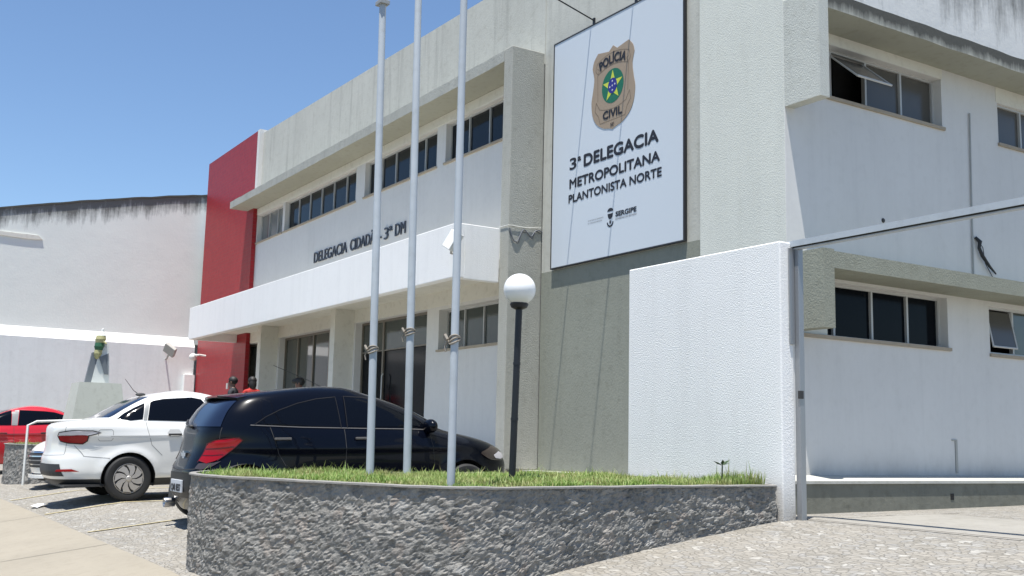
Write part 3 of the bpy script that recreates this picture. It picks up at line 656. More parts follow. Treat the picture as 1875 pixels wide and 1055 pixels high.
# ---------------------------------------------------------------- stone planters
def planter(name, label, outer, ztop, seed, gap=.16, res_=.018, H=58):
    """outer: closed plan outline (ccw), rough stone faces"""
    pl = root(name, label, 'planter', (outer[0][0], outer[0][1], ztop-.6), group='stone planters')
    P = [Vector((x, y, 0)) for x, y in outer]; n = len(P)
    # resample
    res = []
    for i in range(n):
        a, b = P[i], P[(i+1) % n]; k = max(1, int((b-a).length/res_))
        for j in range(k): res.append(a.lerp(b, j/k))
    m = len(res); nor = []
    for i in range(m):
        t_ = (res[(i+5) % m]-res[(i-5) % m]).normalized(); nor.append(Vector((t_.y, -t_.x, 0)))
    rows = []
    for j in range(H+1):
        row = []
        for i in range(m+1):
            p = res[i % m]; q = nor[i % m]; zb = gz(p.x, p.y)-.05; z = zb+(ztop-.012-zb)*j/H
            w_ = Vector((p.x, p.y, z)); wv = w_+.03*noise.noise_vector(w_*7)
            q3 = Vector((wv.x*20+seed, wv.y*20, wv.z*27)); dv, pv = noise.voronoi(q3)
            tl = noise.noise_vector(pv[0]*5.3); df = q3-pv[0]
            dd = .007*max(-1.2, min(1.2, tl.dot(df)*2.2)) + .009*noise.noise(pv[0]*3.1) - .006*max(0, 1-(dv[1]-dv[0])*5) + .012*noise.fractal(w_*3.5, .8, 2.1, 3) + .004*noise.noise(w_*55)
            row.append(tuple(w_+q*(dd-.03)))
        rows.append(row)
    mb = MB(); mb.grid(rows); o = obj('stone_face', mb, M['stone'], pl, fix=False)
    # coping
    mb = MB(); inn = [p-q*gap for p, q in zip(res, nor)]; step = 3
    idx = list(range(0, m, step)); R0 = []
    for i in idx+[idx[0]]:
        p, q = res[i], nor[i]; a = p+q*(-.012+.008*noise.noise(p*5)); b = p-q*.07
        h = ztop+.006*noise.noise(p*4)
        R0.append([(a.x, a.y, ztop-.018), (a.x, a.y, h-.005), (a.x-q.x*.01, a.y-q.y*.01, h), (b.x, b.y, h), (b.x, b.y, ztop-.08)])
    mb.grid(R0); obj('coping', mb, M['concrete'], pl)
    # soil
    mb = MB(); vs = [(res[i].x-nor[i].x*.05, res[i].y-nor[i].y*.05, ztop-.03) for i in idx]; mb.add(vs, [tuple(range(len(vs)))]); obj('soil', mb, M['soil'], pl)
    return pl, [(res[i].x-nor[i].x*.08, res[i].y-nor[i].y*.08) for i in idx]
def arcpts(pts, k=6): return smoothp(pts, k)
right = [(-6.66, 6.98), (-6.63, 5.5), (-6.52, 4.5), (-6.5, 4.0), (-6.68, 3.62), (-7.1, 3.33), (-7.6, 3.08), (-8.1, 2.80), (-8.5, 2.64), (-8.94, 2.58), (-9.35, 2.66), (-9.62, 2.95), (-9.66, 3.4), (-9.5, 4.2), (-9.45, 5.5), (-9.45, 6.98)]
out1 = arcpts(right, 5)                          # clockwise seen from above: reverse for ccw
out1 = out1[::-1]
def area(p): return sum(p[i][0]*p[(i+1) % len(p)][1]-p[(i+1) % len(p)][0]*p[i][1] for i in range(len(p)))/2
if area(out1) < 0: out1 = out1[::-1]
pl1, in1 = planter('stone_planter', 'curved grey stone planter with grass and flagpoles in the foreground', out1, -.325, 0)
out2 = arcpts([(-21.9, 3.2), (-21.5, 3.5), (-21.6, 4.6), (-22.3, 7.2), (-26, 7.2), (-25.5, 4.2), (-23.6, 3.05), (-22.6, 2.95)], 5)
if area(out2) < 0: out2 = out2[::-1]
pl2, in2 = planter('stone_planter', 'far grey stone planter at the left edge beside the red car', out2, -.27, 9, res_=.04, H=24)
def inside(p, poly):
    c = False; x, y = p; n = len(poly)
    for i in range(n):
        x1, y1 = poly[i]; x2, y2 = poly[(i+1) % n]
        if (y1 > y) != (y2 > y) and x < (x2-x1)*(y-y1)/(y2-y1)+x1: c = not c
    return c
def grass(name, label, poly, z0, count, hmul=1, seed=1):
    rnd = random.Random(seed); xs = [p[0] for p in poly]; ys = [p[1] for p in poly]; mb = MB(); k = 0
    while k < count:
        x, y = rnd.uniform(min(xs), max(xs)), rnd.uniform(min(ys), max(ys))
        if not inside((x, y), poly): continue
        dn = noise.noise((x*2.2, y*2.2, seed)); 
        if rnd.random() > .55+(.5 if y > 6.2 and x > -7.4 else 0)+dn*1.1+.25*noise.noise((x*9, y*9, seed)): continue
        k += 1
        h = (.028+.04*rnd.random()**1.5)*(1+.7*dn)*hmul
        if rnd.random() < .03: h *= 1.7
        a = rnd.uniform(0, 6.283); ln = rnd.uniform(.2, .9)*h; wd = rnd.uniform(.0025, .005); dx, dy = math.cos(a), math.sin(a)
        bx, by = -dy*wd, dx*wd
        if y > 6.3: h *= 1+min(1.5, (y-6.3)*3)*max(0, min(1, (x+8.0)))
        mb.add([(x-bx, y-by, z0), (x+bx, y+by, z0), (x+bx*.8+dx*ln*.35, y+by*.8+dy*ln*.35, z0+h*.6), (x-bx*.8+dx*ln*.35, y-by*.8+dy*ln*.35, z0+h*.6), (x+dx*ln, y+dy*ln, z0+h)], [(0, 1, 2, 3), (3, 2, 4)])
    return tag(obj(name, mb, M['grass'], fix=False), label, 'grass', kind='stuff')
grass('grass', 'short bright green grass growing on the curved stone planter', in1, -.36, 42000, 1.0, 1)
grass('grass', 'patchy grass on the far stone planter', in2, -.31, 5000, 1, 4)
t = root('garden_plant', 'small dark sprig standing in the grass by the white wall', 'plant', (-6.92, 6.55, -.33))
mb = MB(); mb.tube([(-6.92, 6.55, -.35), (-6.925, 6.56, -.17)], .006, 6); obj('stem', mb, M['drygreen'], t)
mb = MB()
for a, tl in ((20, .5), (100, .9), (170, .2), (250, .7), (320, 1.1), (60, 1.2)):
    d = Vector((math.cos(R(a)), math.sin(R(a)), tl*.6)).normalized(); p = Vector((-6.925, 6.56, -.17)); s = Vector((-d.y, d.x, .3)).normalized()*.018
    mb.add([p, p+d*.045+s, p+d*.09, p+d*.045-s], [(0, 1, 2, 3)])
obj('leaves', mb, M['drygreen'], t)

# ---------------------------------------------------------------- flagpoles and lamp
POLE = [((-8.70, 4.06), -.031, .034, 'leftmost of the three galvanised flagpoles, with a small pulley near its top', 1.02, .035),
        ((-8.97, 4.56), -.026, .036, 'middle galvanised flagpole, its rope knot tied highest', 1.44, .037),
        ((-6.87, 3.85), -.006, .029, 'rightmost flagpole, nearest the front edge of the stone planter', 0, .029)]
knots = [(681, 641, 4.06), (748, 609, 4.56), (827, 623, 3.85)]
def ray(px, py):
    d = r2*((px-937.5)/CAMQ[0])-u2*((py-527.5)/CAMQ[0])+fwd; return d
for (b, lean, rad, lab, _, _), (kx, ky, yy) in zip(POLE, knots):
    t = root('flagpole', lab, 'flagpole', (b[0], b[1], -.35), group='flagpoles in the planter')
    mb = MB(); H = 7.5; zs = [-.4, 2.2, 2.21, 4.75, 4.76, H]; rr = [rad*1.02, rad, rad*.97, rad*.93, rad*.88, rad*.85]
    mb.tube([(b[0]+lean*(z+.35), b[1], z) for z in zs], rr, 20); obj('shaft', mb, M['galv'], t, smooth=True)
    mb = MB(); zs2 = [2.2]; zk = ray(kx, ky); zk = (zk*(b[1]/zk.y)).z
    xk = b[0]+lean*(zk+.35)
    mb = MB()
    for q in range(3):
        mb.tube([(xk+(rad+.008)*math.cos(a), b[1]+(rad+.008)*math.sin(a), zk+.012*q-.012+.02*math.sin(a+q)) for a in np.linspace(0, 6.283, 18)], .008, 6)
    mb.tube([(xk-rad-.01, b[1]-.03, zk-.02), (xk-rad-.03, b[1]-.05, zk+.02), (xk-rad-.012, b[1]-.06, zk+.035), (xk-rad+.01, b[1]-.05, zk)], .012, 6)
    mb.tube([(xk-rad-.01, b[1]-.04, zk), (xk-rad-.028, b[1]-.05, zk-.05), (xk-rad-.02, b[1]-.045, zk-.09)], .007, 6)
    obj('rope_knot', mb, M['rope'], t)
    if 'leftmost' in lab:
        zt = 4.07; xt = b[0]+lean*(zt+.35); mb = MB(); mb.bbox(xt-rad-.03, xt+rad+.02, b[1]-.05, b[1]+.05, zt-.02, zt+.02, .005); obj('pulley', mb, M['lampbody'], t)
lb = Vector((-8.12, 5.17, -.35)); t = root('garden_lamp', 'black garden lamp post with a white opal globe', 'lamp', lb)
top = Vector((-8.064, 5.17, 1.19)); mb = MB(); mb.tube([lb, top], .031, 16)
for z in (.22, .74): k = (z+.35)/1.62; c = lb.lerp(top, k); mb.tube([c-Vector((0, 0, .012)), c+Vector((0, 0, .012))], .035, 16)
obj('post', mb, M['black_iron'], t, smooth=True)
mb = MB(); mb.lathe([(.03, -.02), (.072, 0), (.085, .03), (.075, .045), (.01, .045)], top, 'z', 24); obj('collar', mb, M['black_iron'], t, smooth=True)
gc = top+Vector((.003, 0, .165)); mb = MB(); mb.ball(gc, .146, .146, .144, n=32); obj('globe', mb, M['globe'], t, smooth=True, angle=80)

# ---------------------------------------------------------------- old wall, statue, rail (left background)
mb = MB(); yy = np.linspace(-4, 11, 60)
def otop(y): return 6.15+(y-3.57)*.2125-.006*(y-6)**2+.03*noise.noise((y*2, 0, 0))+.08
rows = [[(-33.0, y, 2.70), (-33.0, y, otop(y)), (-33.3, y, otop(y))] for y in yy]
mb.grid(rows, 0); rows = [[(-33.0, y, otop(y)), (-32.97, y, otop(y)), (-32.97, y, otop(y)+.05), (-33.35, y, otop(y)+.05)] for y in yy]; mb.grid(rows, 1)
mb.box(-33.6, -33.32, -4, 11, -1.5, 5.0, 0)
ow = root('boundary_building', 'tall old white plaster building wall with black mould along its sloping top', 'building', (-33, 3.5, -1))
obj('upper_wall', mb, [M['back_wall'], M['fascia_mould']], ow)
mb = MB(); mb.box(-33.3, -32.72, -4, 9.25, -1.5, 2.60); obj('lower_wall', mb, M['white_back'], ow)
mb = MB(); mb.prism([(-33.02, 2.93), (-32.72, 2.60), (-33.02, 2.601)], 'y', -4, 9.25); obj('ledge', mb, M['white_stucco'], ow)
mb = MB(); mb.prism([(-4, 5.62), (4.62, 5.55), (4.75, 5.44), (4.3, 5.42), (3.2, 5.46), (-4, 5.5)], 'x', -33.0, -32.965); obj('broken_ledge', mb, M['cream'], ow)
mb = MB(); mb.box(-33.0, -32.55, 8.95, 9.25, -.9, 1.75); obj('buttress', mb, M['white_stucco'], ow)
sx, sy = -25.0, 4.95
stt = root('monument', 'pale green tapered pedestal monument with white pillar and green and yellow figure on top', 'monument', (sx, sy, -.95))
mb = MB(); b0, b1 = .72, .44
vs = [(sx-b0, sy-b0, -.98), (sx+b0, sy-b0, -.98), (sx+b0, sy+b0, -.98), (sx-b0, sy+b0, -.98), (sx-b1, sy-b1, 1.05), (sx+b1, sy-b1, 1.05), (sx+b1, sy+b1, 1.05), (sx-b1, sy+b1, 1.05)]
mb.add(vs, [(0, 3, 2, 1), (4, 5, 6, 7), (0, 1, 5, 4), (1, 2, 6, 5), (2, 3, 7, 6), (3, 0, 4, 7)]); obj('pedestal', mb, M['pedestal'], stt)
mb = MB(); mb.prism([(sy+.24, 1.05), (sy-.14, 1.05), (sy-.06, 1.5), (sy+.02, 1.85), (sy+.10, 1.96), (sy+.18, 1.9), (sy+.20, 1.6)], 'x', sx-.12, sx+.12); obj('pillar', mb, M['statue_white'], stt)
mb = MB(); mb.prism([(sy-.27, 1.05), (sy-.14, 1.05), (sy-.05, 1.6), (sy-.07, 1.75), (sy-.16, 1.72)], 'x', sx+.0, sx+.1); mb.prism([(sy+.04, 1.48), (sy+.12, 1.25), (sy+.2, 1.25), (sy+.16, 1.5), (sy+.18, 1.72), (sy-.02, 1.62)], 'x', sx+.122, sx+.15); obj('leg_and_shadow', mb, M['statue_grey'], stt)  # leaning post, plus a grey plate standing for the curved shadow on the pillar
mb = MB(); pf = [(.02, 1.58), (.06, 1.62), (.085, 1.70), (.08, 1.78), (.105, 1.86), (.10, 1.94), (.115, 2.02), (.10, 2.10), (.06, 2.17), (.035, 2.20), (.03, 2.25), (.001, 2.27)]
for i in range(len(pf)-1):
    z = (pf[i][1]+pf[i+1][1])/2; mb.lathe([(pf[i][0], 0), (pf[i+1][0], pf[i+1][1]-pf[i][1])], (sx+.1, sy-.05+.12*(pf[i][1]-1.6), pf[i][1]), 'z', 16, 0 if z < 1.8 else (1 if z < 1.96 else (2 if z < 2.12 else 3)))
mb.tube([(sx+.15, sy-.0, 2.02), (sx+.22, sy+.10, 1.92)], [.03, .02], 8, 2)
obj('figure', mb, [M['statue_yellow'], M['statue_green'], M['statue_yellow'], M['statue_white']], stt, smooth=True)
t = root('handrail', 'white tubular handrail between the red car and the white sedan', 'railing', (-21.7, 3.5, -1))
mb = MB(); mb.tube([(-21.75, 3.15, -1.05), (-21.75, 3.15, .08), (-21.75, 3.3, .155), (-21.75, 4.4, .22), (-21.75, 5.2, .22)], .023, 10); mb.tube([(-21.75, 4.9, -1.0), (-21.75, 4.9, .22)], .025, 10); obj('tube', mb, M['lampwhite'], t, smooth=True)

# ---------------------------------------------------------------- cars
def pchip(xs, ys):
    xs = np.array(xs, float); ys = np.array(ys, float); h = np.diff(xs); d = np.diff(ys)/h; m = np.zeros(len(xs))
    for i in range(1, len(xs)-1):
        if d[i-1]*d[i] > 0: a, b = 2*h[i]+h[i-1], h[i]+2*h[i-1]; m[i] = (a+b)/(a/d[i-1]+b/d[i])
    m[0], m[-1] = d[0], d[-1]
    def f(x):
        x = min(max(x, xs[0]), xs[-1]); i = min(len(h)-1, max(0, int(np.searchsorted(xs, x)-1))); t = (x-xs[i])/h[i]
        return ((1+2*t)*(1-t)**2*ys[i]+t*(1-t)**2*h[i]*m[i]+t*t*(3-2*t)*ys[i+1]+t*t*(t-1)*h[i]*m[i+1])
    return f
class Body:
    """car shell: stack of rounded plan outlines. table rows: z, front y, rear y, half width, front/rear corner exponent"""
    def __init__(s, tab, axles, r, creases=()):
        T = list(zip(*tab)); s.f = [pchip(T[0], c) for c in T[1:]]; s.z0, s.z1 = T[0][0], T[0][-1]; s.axles = axles; s.r = r; s.cr = creases; s.cache = {}
    def mod(s, y, z, x):
        d = 0
        for ya in s.axles:
            rr = math.hypot(y-ya, z-s.r); d += .020*math.exp(-((rr-(s.r+.055))/.055)**2)
        for (zc, am, wd, y0, y1) in s.cr:
            if y0 < y < y1: e = min(1, (y-y0)/.3, (y1-y)/.3); d += am*e*math.exp(-((z-zc)/wd)**2)
        return d
    def x(s, y, z):
        yf, yr, w, nf, nr = [f(z) for f in s.f]; yc, a = (yf+yr)/2, (yf-yr)/2; n = nf if y > yc else nr
        t = min(1, abs((y-yc)/a)); xx = w*(1-t**n)**(1/n)
        return xx+s.mod(y, z, xx)
    def ring(s, z):
        k = round(z, 4)
        if k in s.cache: return s.cache[k]
        yf, yr, w, nf, nr = [f(z) for f in s.f]; yc, a = (yf+yr)/2, (yf-yr)/2; P = []
        for t in np.linspace(0, math.pi, 721):
            c, q = math.sin(t), -math.cos(t); n = nf if q > 0 else nr
            P.append((w*abs(c)**(2/n), yc+a*math.copysign(abs(q)**(2/n), q)))
        P = np.array(P); L = np.concatenate([[0], np.cumsum(np.hypot(*np.diff(P, axis=0).T))])
        s.cache[k] = (P, L); return P, L
    def at(s, d, z, off=0):                                # d = distance along the outline from the rear centre line; sign picks the side
        P, L = s.ring(z); q = abs(d); x, y = np.interp(q, L, P[:, 0]), np.interp(q, L, P[:, 1])
        x2, y2 = np.interp(q+.01, L, P[:, 0]), np.interp(q+.01, L, P[:, 1]); x1, y1 = np.interp(max(0, q-.01), L, P[:, 0]), np.interp(max(0, q-.01), L, P[:, 1])
        tx, ty = x2-x1, y2-y1; l = math.hypot(tx, ty) or 1
        if x > .6*s.f[2](z): x += s.mod(y, z, x)
        return ((x+off*ty/l)*(1 if d >= 0 else -1), y-off*tx/l, z)
    def side(s, y, z, off=0, sg=1): return ((s.x(y, z)+off)*sg, y, z)
    def mesh(s, zs, M_=260, zsplit=0):
        u = np.arange(M_)/M_; rows = []; mb = MB()
        for z in zs:
            P, L = s.ring(z); row = []
            for k in u:
                d = k*2*L[-1]; sg = 1 if d <= L[-1] else -1; q = d if d <= L[-1] else 2*L[-1]-d
                x, y = float(np.interp(q, L, P[:, 0])), float(np.interp(q, L, P[:, 1]))
                if x > .6*s.f[2](z): x += s.mod(y, z, x)
                row.append([x*sg, y, z])
            rows.append(row)
        n = len(rows); Ra = s.r+.045; dele = set(); snap = set()
        def inA(y, z): return any(math.hypot(y-a, z-s.r) < Ra for a in s.axles)
        for i in range(n-1):
            for j in range(M_):
                q = [rows[i][j], rows[i][(j+1) % M_], rows[i+1][(j+1) % M_], rows[i+1][j]]
                cy, cz, cx = sum(p[1] for p in q)/4, sum(p[2] for p in q)/4, sum(abs(p[0]) for p in q)/4
                if cx > .45 and inA(cy, cz): dele.add((i, j)); snap |= {(i, j), (i, (j+1) % M_), (i+1, (j+1) % M_), (i+1, j)}
        keep = set()
        for i in range(n-1):
            for j in range(M_):
                if (i, j) not in dele: keep |= {(i, j), (i, (j+1) % M_), (i+1, (j+1) % M_), (i+1, j)}
        for (i, j) in snap & keep:
            p = rows[i][j]; a = min(s.axles, key=lambda a: abs(p[1]-a)); v = Vector((p[1]-a, p[2]-s.r)); l = v.length
            if abs(l-Ra) < .07 and l > 0: v = v*(Ra/l); p[1], p[2] = a+v.x, max(s.z0, s.r+v.y)
        vs = [tuple(p) for r in rows for p in r]; fs = []; ms = []
        for i in range(n-1):
            for j in range(M_):
                if (i, j) in dele: continue
                fs.append((i*M_+j, i*M_+(j+1) % M_, (i+1)*M_+(j+1) % M_, (i+1)*M_+j)); ms.append(1 if zs[i+1] <= zsplit+1e-6 else 0)
        b = len(vs); vs.append((0, sum(p[1] for p in rows[-1])/M_, zs[-1]+.004)); fs += [((n-1)*M_+j, (n-1)*M_+(j+1) % M_, b) for j in range(M_)]; ms += [0]*M_
        mb.v = vs; mb.f = fs; mb.m = ms; return mb
def rowsplit(poly, z):
    xs = []
    for (a, b), (c, d) in zip(poly, poly[1:]+poly[:1]):
        if (b <= z < d) or (d <= z < b): xs.append(a+(c-a)*(z-b)/(d-b))
    return (min(xs), max(xs)) if len(xs) > 1 else None
def patch(poly, fn, off, nz=14, nu=16, mb=None, m=0, inset=.012):
    """polygon in (u, z) laid on a surface fn(u, z, off) as a slightly raised lens-like sheet with tucked-in rim"""
    mb = mb or MB(); z0, z1 = min(p[1] for p in poly), max(p[1] for p in poly); rows = []
    zs = [z0+(z1-z0)*min(max(t, .0015), .9985) for t in np.linspace(0, 1, nz+1)]
    for k, z in enumerate(zs):
        r = rowsplit(poly, z)
        if not r: continue
        us = np.linspace(r[0], r[1], nu+1); e = k in (0, nz)
        rows.append([fn(u, z, -inset if (j in (0, nu) or e) and False else off) for j, u in enumerate(us)])
    mb.grid(rows, m)
    # rim down into the body
    rim = [fn(rr[0], rr[1], -inset) for rr in []]
    return mb
def rim_close(mb_rows): pass
def ribbon(pts, fn, wd, off, mb=None, m=0, sub=.04):
    mb = mb or MB(); P = []
    for a, b in zip(pts[:-1], pts[1:]):
        k = max(1, int(math.hypot(b[0]-a[0], b[1]-a[1])/sub)); P += [(a[0]+(b[0]-a[0])*i/k, a[1]+(b[1]-a[1])*i/k) for i in range(k)]
    P.append(pts[-1]); rows = []
    for i, p in enumerate(P):
        a, b = P[max(0, i-1)], P[min(len(P)-1, i+1)]; t = Vector((b[0]-a[0], b[1]-a[1])).normalized(); s = Vector((-t.y, t.x))*wd/2
        rows.append([fn(p[0]+s.x, p[1]+s.y, off), fn(p[0]-s.x, p[1]-s.y, off)])
    return mb.grid(rows, m)
def wheel(root_, x, y, r, sg, cover=True, steer=0):
    t = MB(); wd = .17; x0 = x-sg*wd/2
    prof = [(r*.64, -wd*.42), (r*.80, -wd*.5), (r*.93, -wd*.47), (r, -wd*.33), (r, wd*.33), (r*.93, wd*.47), (r*.80, wd*.5), (r*.64, wd*.42), (r*.62, 0), (r*.64, -wd*.42)]
    t.lathe([(a, b*sg) for a, b in prof], (x0, y, r), 'x', 40)
    wh = obj('wheel', t, M['rubber'], root_, smooth=True)
    q = MB(); xo = x-sg*.012; rr = r*.68
    q.lathe([(.001, -.02*sg), (rr*.96, -.035*sg), (rr, -.005*sg), (rr*.95, .004*sg), (rr*.90, -.006*sg)], (xo, y, r), 'x', 36)
    q2 = MB()
    K = 8
    for k in range(K):
        a0 = 2*math.pi*k/K; pts = []
        for (rad, da) in ((.20, 0), (.45, .05), (.70, .22), (.90, .42), (.90, .98), (.72, .86), (.48, .68), (.24, .70)):
            a = a0+da; pts.append((xo+sg*(.006+.012*math.sin(math.pi*rad)), y+rr*rad*math.cos(a), r+rr*rad*math.sin(a)))
        n_ = len(pts); q.add(pts+[(xo-sg*.03, p[1], p[2]) for p in pts], [tuple(range(n_))]+[(i, (i+1) % n_, n_+(i+1) % n_, n_+i) for i in range(n_)], 0)
    q.lathe([(.001, .022*sg), (rr*.14, .02*sg), (rr*.22, .008*sg), (rr*.24, -.02*sg)], (xo, y, r), 'x', 20)
    ds = MB(); ds.lathe([(.001, 0), (rr*.98, 0)], (xo-sg*.012, y, r), 'x', 30)
    rim = obj('rim', q, M['rim'], wh, smooth=True, angle=25); obj('brake_disc', ds, M['trim'], wh)
def zlist(marks, step=.03):
    out = [marks[0]]
    for a, b in zip(marks[:-1], marks[1:]):
        k = max(1, int(round((b-a)/step))); out += [a+(b-a)*i/k for i in range(1, k+1)]
    return out
def wells(mb, B, w):
    for ya in B.axles:
        for sg in (-1, 1):
            Ra = B.r+.05; rows = []
            for k in range(21):
                a = math.pi*(k/20*1.2-.1); y, z = ya+Ra*math.cos(a), B.r+Ra*math.sin(a)
                rows.append([(sg*(w-.05), y, z), (sg*(w-.34), y, z)])
            mb.grid(rows); mb.add([(sg*(w-.34), r[1][1], r[1][2]) for r in rows], [tuple(range(21))])
def build_car(t, tab, axles, r, creases, zs, paint, lowmat, zsplit, side_glass, rear_glass, front_glass, seams, seam_m, handles, hz, lamps, tail_lines, w, wheels=True, belt=None, my=.72):
    B = Body(tab, axles, r, creases)
    body = obj('body', B.mesh(zs, 260, zsplit), [paint, lowmat], t, smooth=True, angle=50)
    mb = MB(); wells(mb, B, w); mb.box(-w+.1, w-.1, tab[1][2]+.1, tab[1][1]-.1, .2, .23); obj('wheel_arch', mb, M['trim'], t)
    for sg in (1, -1):
        for poly in side_glass:
            obj('side_window', patch(poly, lambda y, z, o: B.side(y, z, o, sg), .008, 14, 18), M['carglass'], t, smooth=True, angle=60)
        if belt:
            mb = MB(); ribbon(belt[0], lambda y, z, o: B.side(y, z, o, sg), belt[1], .007, mb); obj('belt_strip', mb, belt[2], t)
        mb = MB()
        for s_ in seams: ribbon(s_, lambda y, z, o: B.side(y, z, o, sg), .007, .0015, mb)
        obj('door_seams', mb, seam_m, t)
        for y in handles:
            x = B.x(y, hz); mb = MB(); mb.bbox(x+.012, x+.035, y-.09, y+.09, hz-.012, hz+.014, .006); mb.bbox(x-.01, x+.03, y-.085, y-.06, hz-.01, hz+.01, .003); mb.bbox(x-.01, x+.03, y+.06, y+.085, hz-.01, hz+.01, .003)
            for v in range(len(mb.v)): mb.v[v] = (mb.v[v][0]*sg, mb.v[v][1], mb.v[v][2])
            obj('door_handle', mb, M['chrome_dull'] if lowmat is M['paint_black'] else M['trim'], t)
        x = B.x(my, 1.02); mb = MB(); mb.ball((sg*(x+.10), my+.02, 1.03), .12, .07, .08, 0, 16); mb.tube([(sg*(x-.02), my+.06, .98), (sg*(x+.08), my+.03, 1.0)], .025, 8); obj('mirror', mb, paint, t, smooth=True)
        if wheels:
            for ya in axles: wheel(t, sg*(w-.01), ya, r, sg)
    fr = lambda x, z, o: (x, _front(B, x, z)+o, z)
    obj('rear_window', patch(rear_glass, lambda d, z, o: B.at(d, z, o), .008, 12, 24), M['carglass_rear'], t, smooth=True, angle=60)
    obj('windscreen', patch(front_glass, fr, .008, 12, 24), M['carglass'], t, smooth=True, angle=60)
    for name, poly, m_, off in lamps:
        for sg in (1, -1):
            obj(name, patch([(p[0], p[1]) for p in poly], (lambda d, z, o: (lambda q: (q[0]*sg, q[1], q[2]))(B.at(d, z, o))), off, 10, 16), m_, t, smooth=True, angle=60)
    mb = MB()
    for s_ in tail_lines: ribbon(s_, lambda d, z, o: B.at(d, z, o), .008, .0015, mb)
    obj('tailgate_seam', mb, seam_m, t)
    return B
def _front(B, x, z):
    yf, yr, w, nf, nr = [f(z) for f in B.f]; yc, a = (yf+yr)/2, (yf-yr)/2; return yc+a*(1-min(1, abs(x/w))**nf)**(1/nf)

# black hatchback
HT = [(.20, 1.78, -1.80, .74, 3.2, 4), (.30, 1.90, -1.91, .81, 3.0, 4), (.42, 1.95, -1.965, .84, 2.8, 3.8), (.55, 1.965, -1.965, .85, 2.7, 3.6), (.66, 1.93, -1.93, .852, 2.7, 3.5), (.76, 1.84, -1.885, .85, 2.8, 3.5),
      (.84, 1.66, -1.865, .842, 3, 3.6), (.91, 1.38, -1.855, .825, 3.4, 3.7), (.96, 1.10, -1.845, .805, 4, 3.8), (1.0, .95, -1.83, .785, 4.2, 4), (1.10, .78, -1.77, .745, 5, 4.4), (1.22, .52, -1.68, .69, 5.5, 4.8), (1.31, .29, -1.585, .645, 5, 4.8), (1.355, .15, -1.50, .615, 4.7, 4.6), (1.39, .03, -1.32, .59, 4.4, 4.4), (1.425, -.08, -1.05, .55, 4, 4), (1.452, -.18, -.82, .49, 3.6, 3.6), (1.468, -.28, -.66, .38, 3.2, 3.2), (1.475, -.38, -.55, .2, 3, 3)]
HT[0] = (.15, 1.80, -1.84, .76, 3.2, 4); HT[1] = (.28, 1.91, -1.93, .815, 3.0, 4)
bk = root('parked_car', 'black hatchback parked nose to the building behind the stone planter', 'car', (-11.60, 5.17, -.905), (R(1.6), 0, 0))
zs = zlist([.15, .28, .42, .55, .66, .76, .84, .91, .96, 1.0, 1.10, 1.22, 1.31, 1.355, 1.39, 1.425, 1.452, 1.468, 1.475], .024)
GB = [[(-1.40, 1.05), (-1.28, 1.13), (-1.12, 1.205), (-.92, 1.275), (-.70, 1.325), (-.47, 1.35), (-.455, 1.018), (-.9, 1.03)],
     [(-.385, 1.017), (-.37, 1.358), (-.15, 1.35), (.05, 1.315), (.26, 1.235), (.46, 1.14), (.58, 1.06), (.64, 1.0), (.3, 1.01)]]
B = build_car(bk, HT, (-1.50, 1.09), .30, ((.80, .012, .035, -1.75, 1.5), (.36, .012, .05, -1.0, .95)), zs, M['paint_black'], M['paint_black'], .3,
    GB, 
    [(-.60, 1.03), (.60, 1.03), (.53, 1.30), (-.53, 1.30)], [(-.66, 1.02), (.66, 1.02), (.5, 1.34), (-.5, 1.34)],
    [[(-.42, .28), (-.42, 1.0)], [(.64, .36), (.67, .6), (.62, .98)], [(-1.08, .62), (-1.16, .75), (-1.24, 1.02)], [(-.9, .3), (.6, .3)]], M['seam'], (-1.12, -.22), .90,
    [('tail_lamp', [(.43, .665), (.48, .85), (.57, .885), (.70, .905), (.82, .91), (.86, .89), (.76, .79), (.66, .69), (.55, .655)], M['redlamp'], .012),
     ('tail_lamp_lower', [(.42, .60), (.45, .66), (.58, .65), (.70, .68), (.62, .62), (.52, .59)], M['smokelamp'], .010),
     ('headlamp', [(3.75, .72), (4.0, .80), (4.28, .76), (4.45, .66), (4.2, .62), (3.95, .64)], M['smokelamp'], .012), ('headlamp_lens', [(4.02, .69), (4.16, .73), (4.30, .71), (4.38, .655), (4.2, .64), (4.08, .65)], M['clearlamp'], .016)],
    [[(-.62, 1.02), (-.62, .70), (-.52, .60), (0, .575), (.52, .60), (.62, .70), (.62, 1.02)], [(-.8, .45), (.8, .45)]], .85,
    belt=([(-1.44, 1.045), (-.9, 1.022), (-.2, 1.008), (.35, 1.0), (.66, .99)], .009, M['chrome_dull']), my=.60)
for sg in (1, -1):
    mb = MB()
    for rb in ([(.47, .80), (.60, .805), (.78, .825)], [(.455, .735), (.58, .735), (.69, .745)]): ribbon(rb, (lambda d, z, o: (lambda q: (q[0]*sg, q[1], q[2]))(B.at(d, z, o))), .009, .0145, mb)
    ribbon([(.425, .665), (.475, .853), (.57, .888), (.70, .908), (.825, .913), (.863, .89), (.76, .787), (.655, .685)], (lambda d, z, o: (lambda q: (q[0]*sg, q[1], q[2]))(B.at(d, z, o))), .010, .013, mb); obj('lamp_divider', mb, M['lamp_dark'], bk)
mb = MB(); rows = []
for k in range(13):
    x = -.52+1.04*k/12; q = (x/.52)**2; yb = -1.63+.10*q*q; rows.append([(x, -1.36, 1.392-.03*q), (x, yb, 1.36-.03*q), (x, yb+.005, 1.335-.03*q), (x, -1.50, 1.325-.03*q)])
mb.grid(rows); mb.add(rows[0], [(0, 1, 2, 3)]); mb.add(rows[-1], [(3, 2, 1, 0)]); obj('spoiler', mb, M['paint_black'], bk, smooth=True, angle=50)
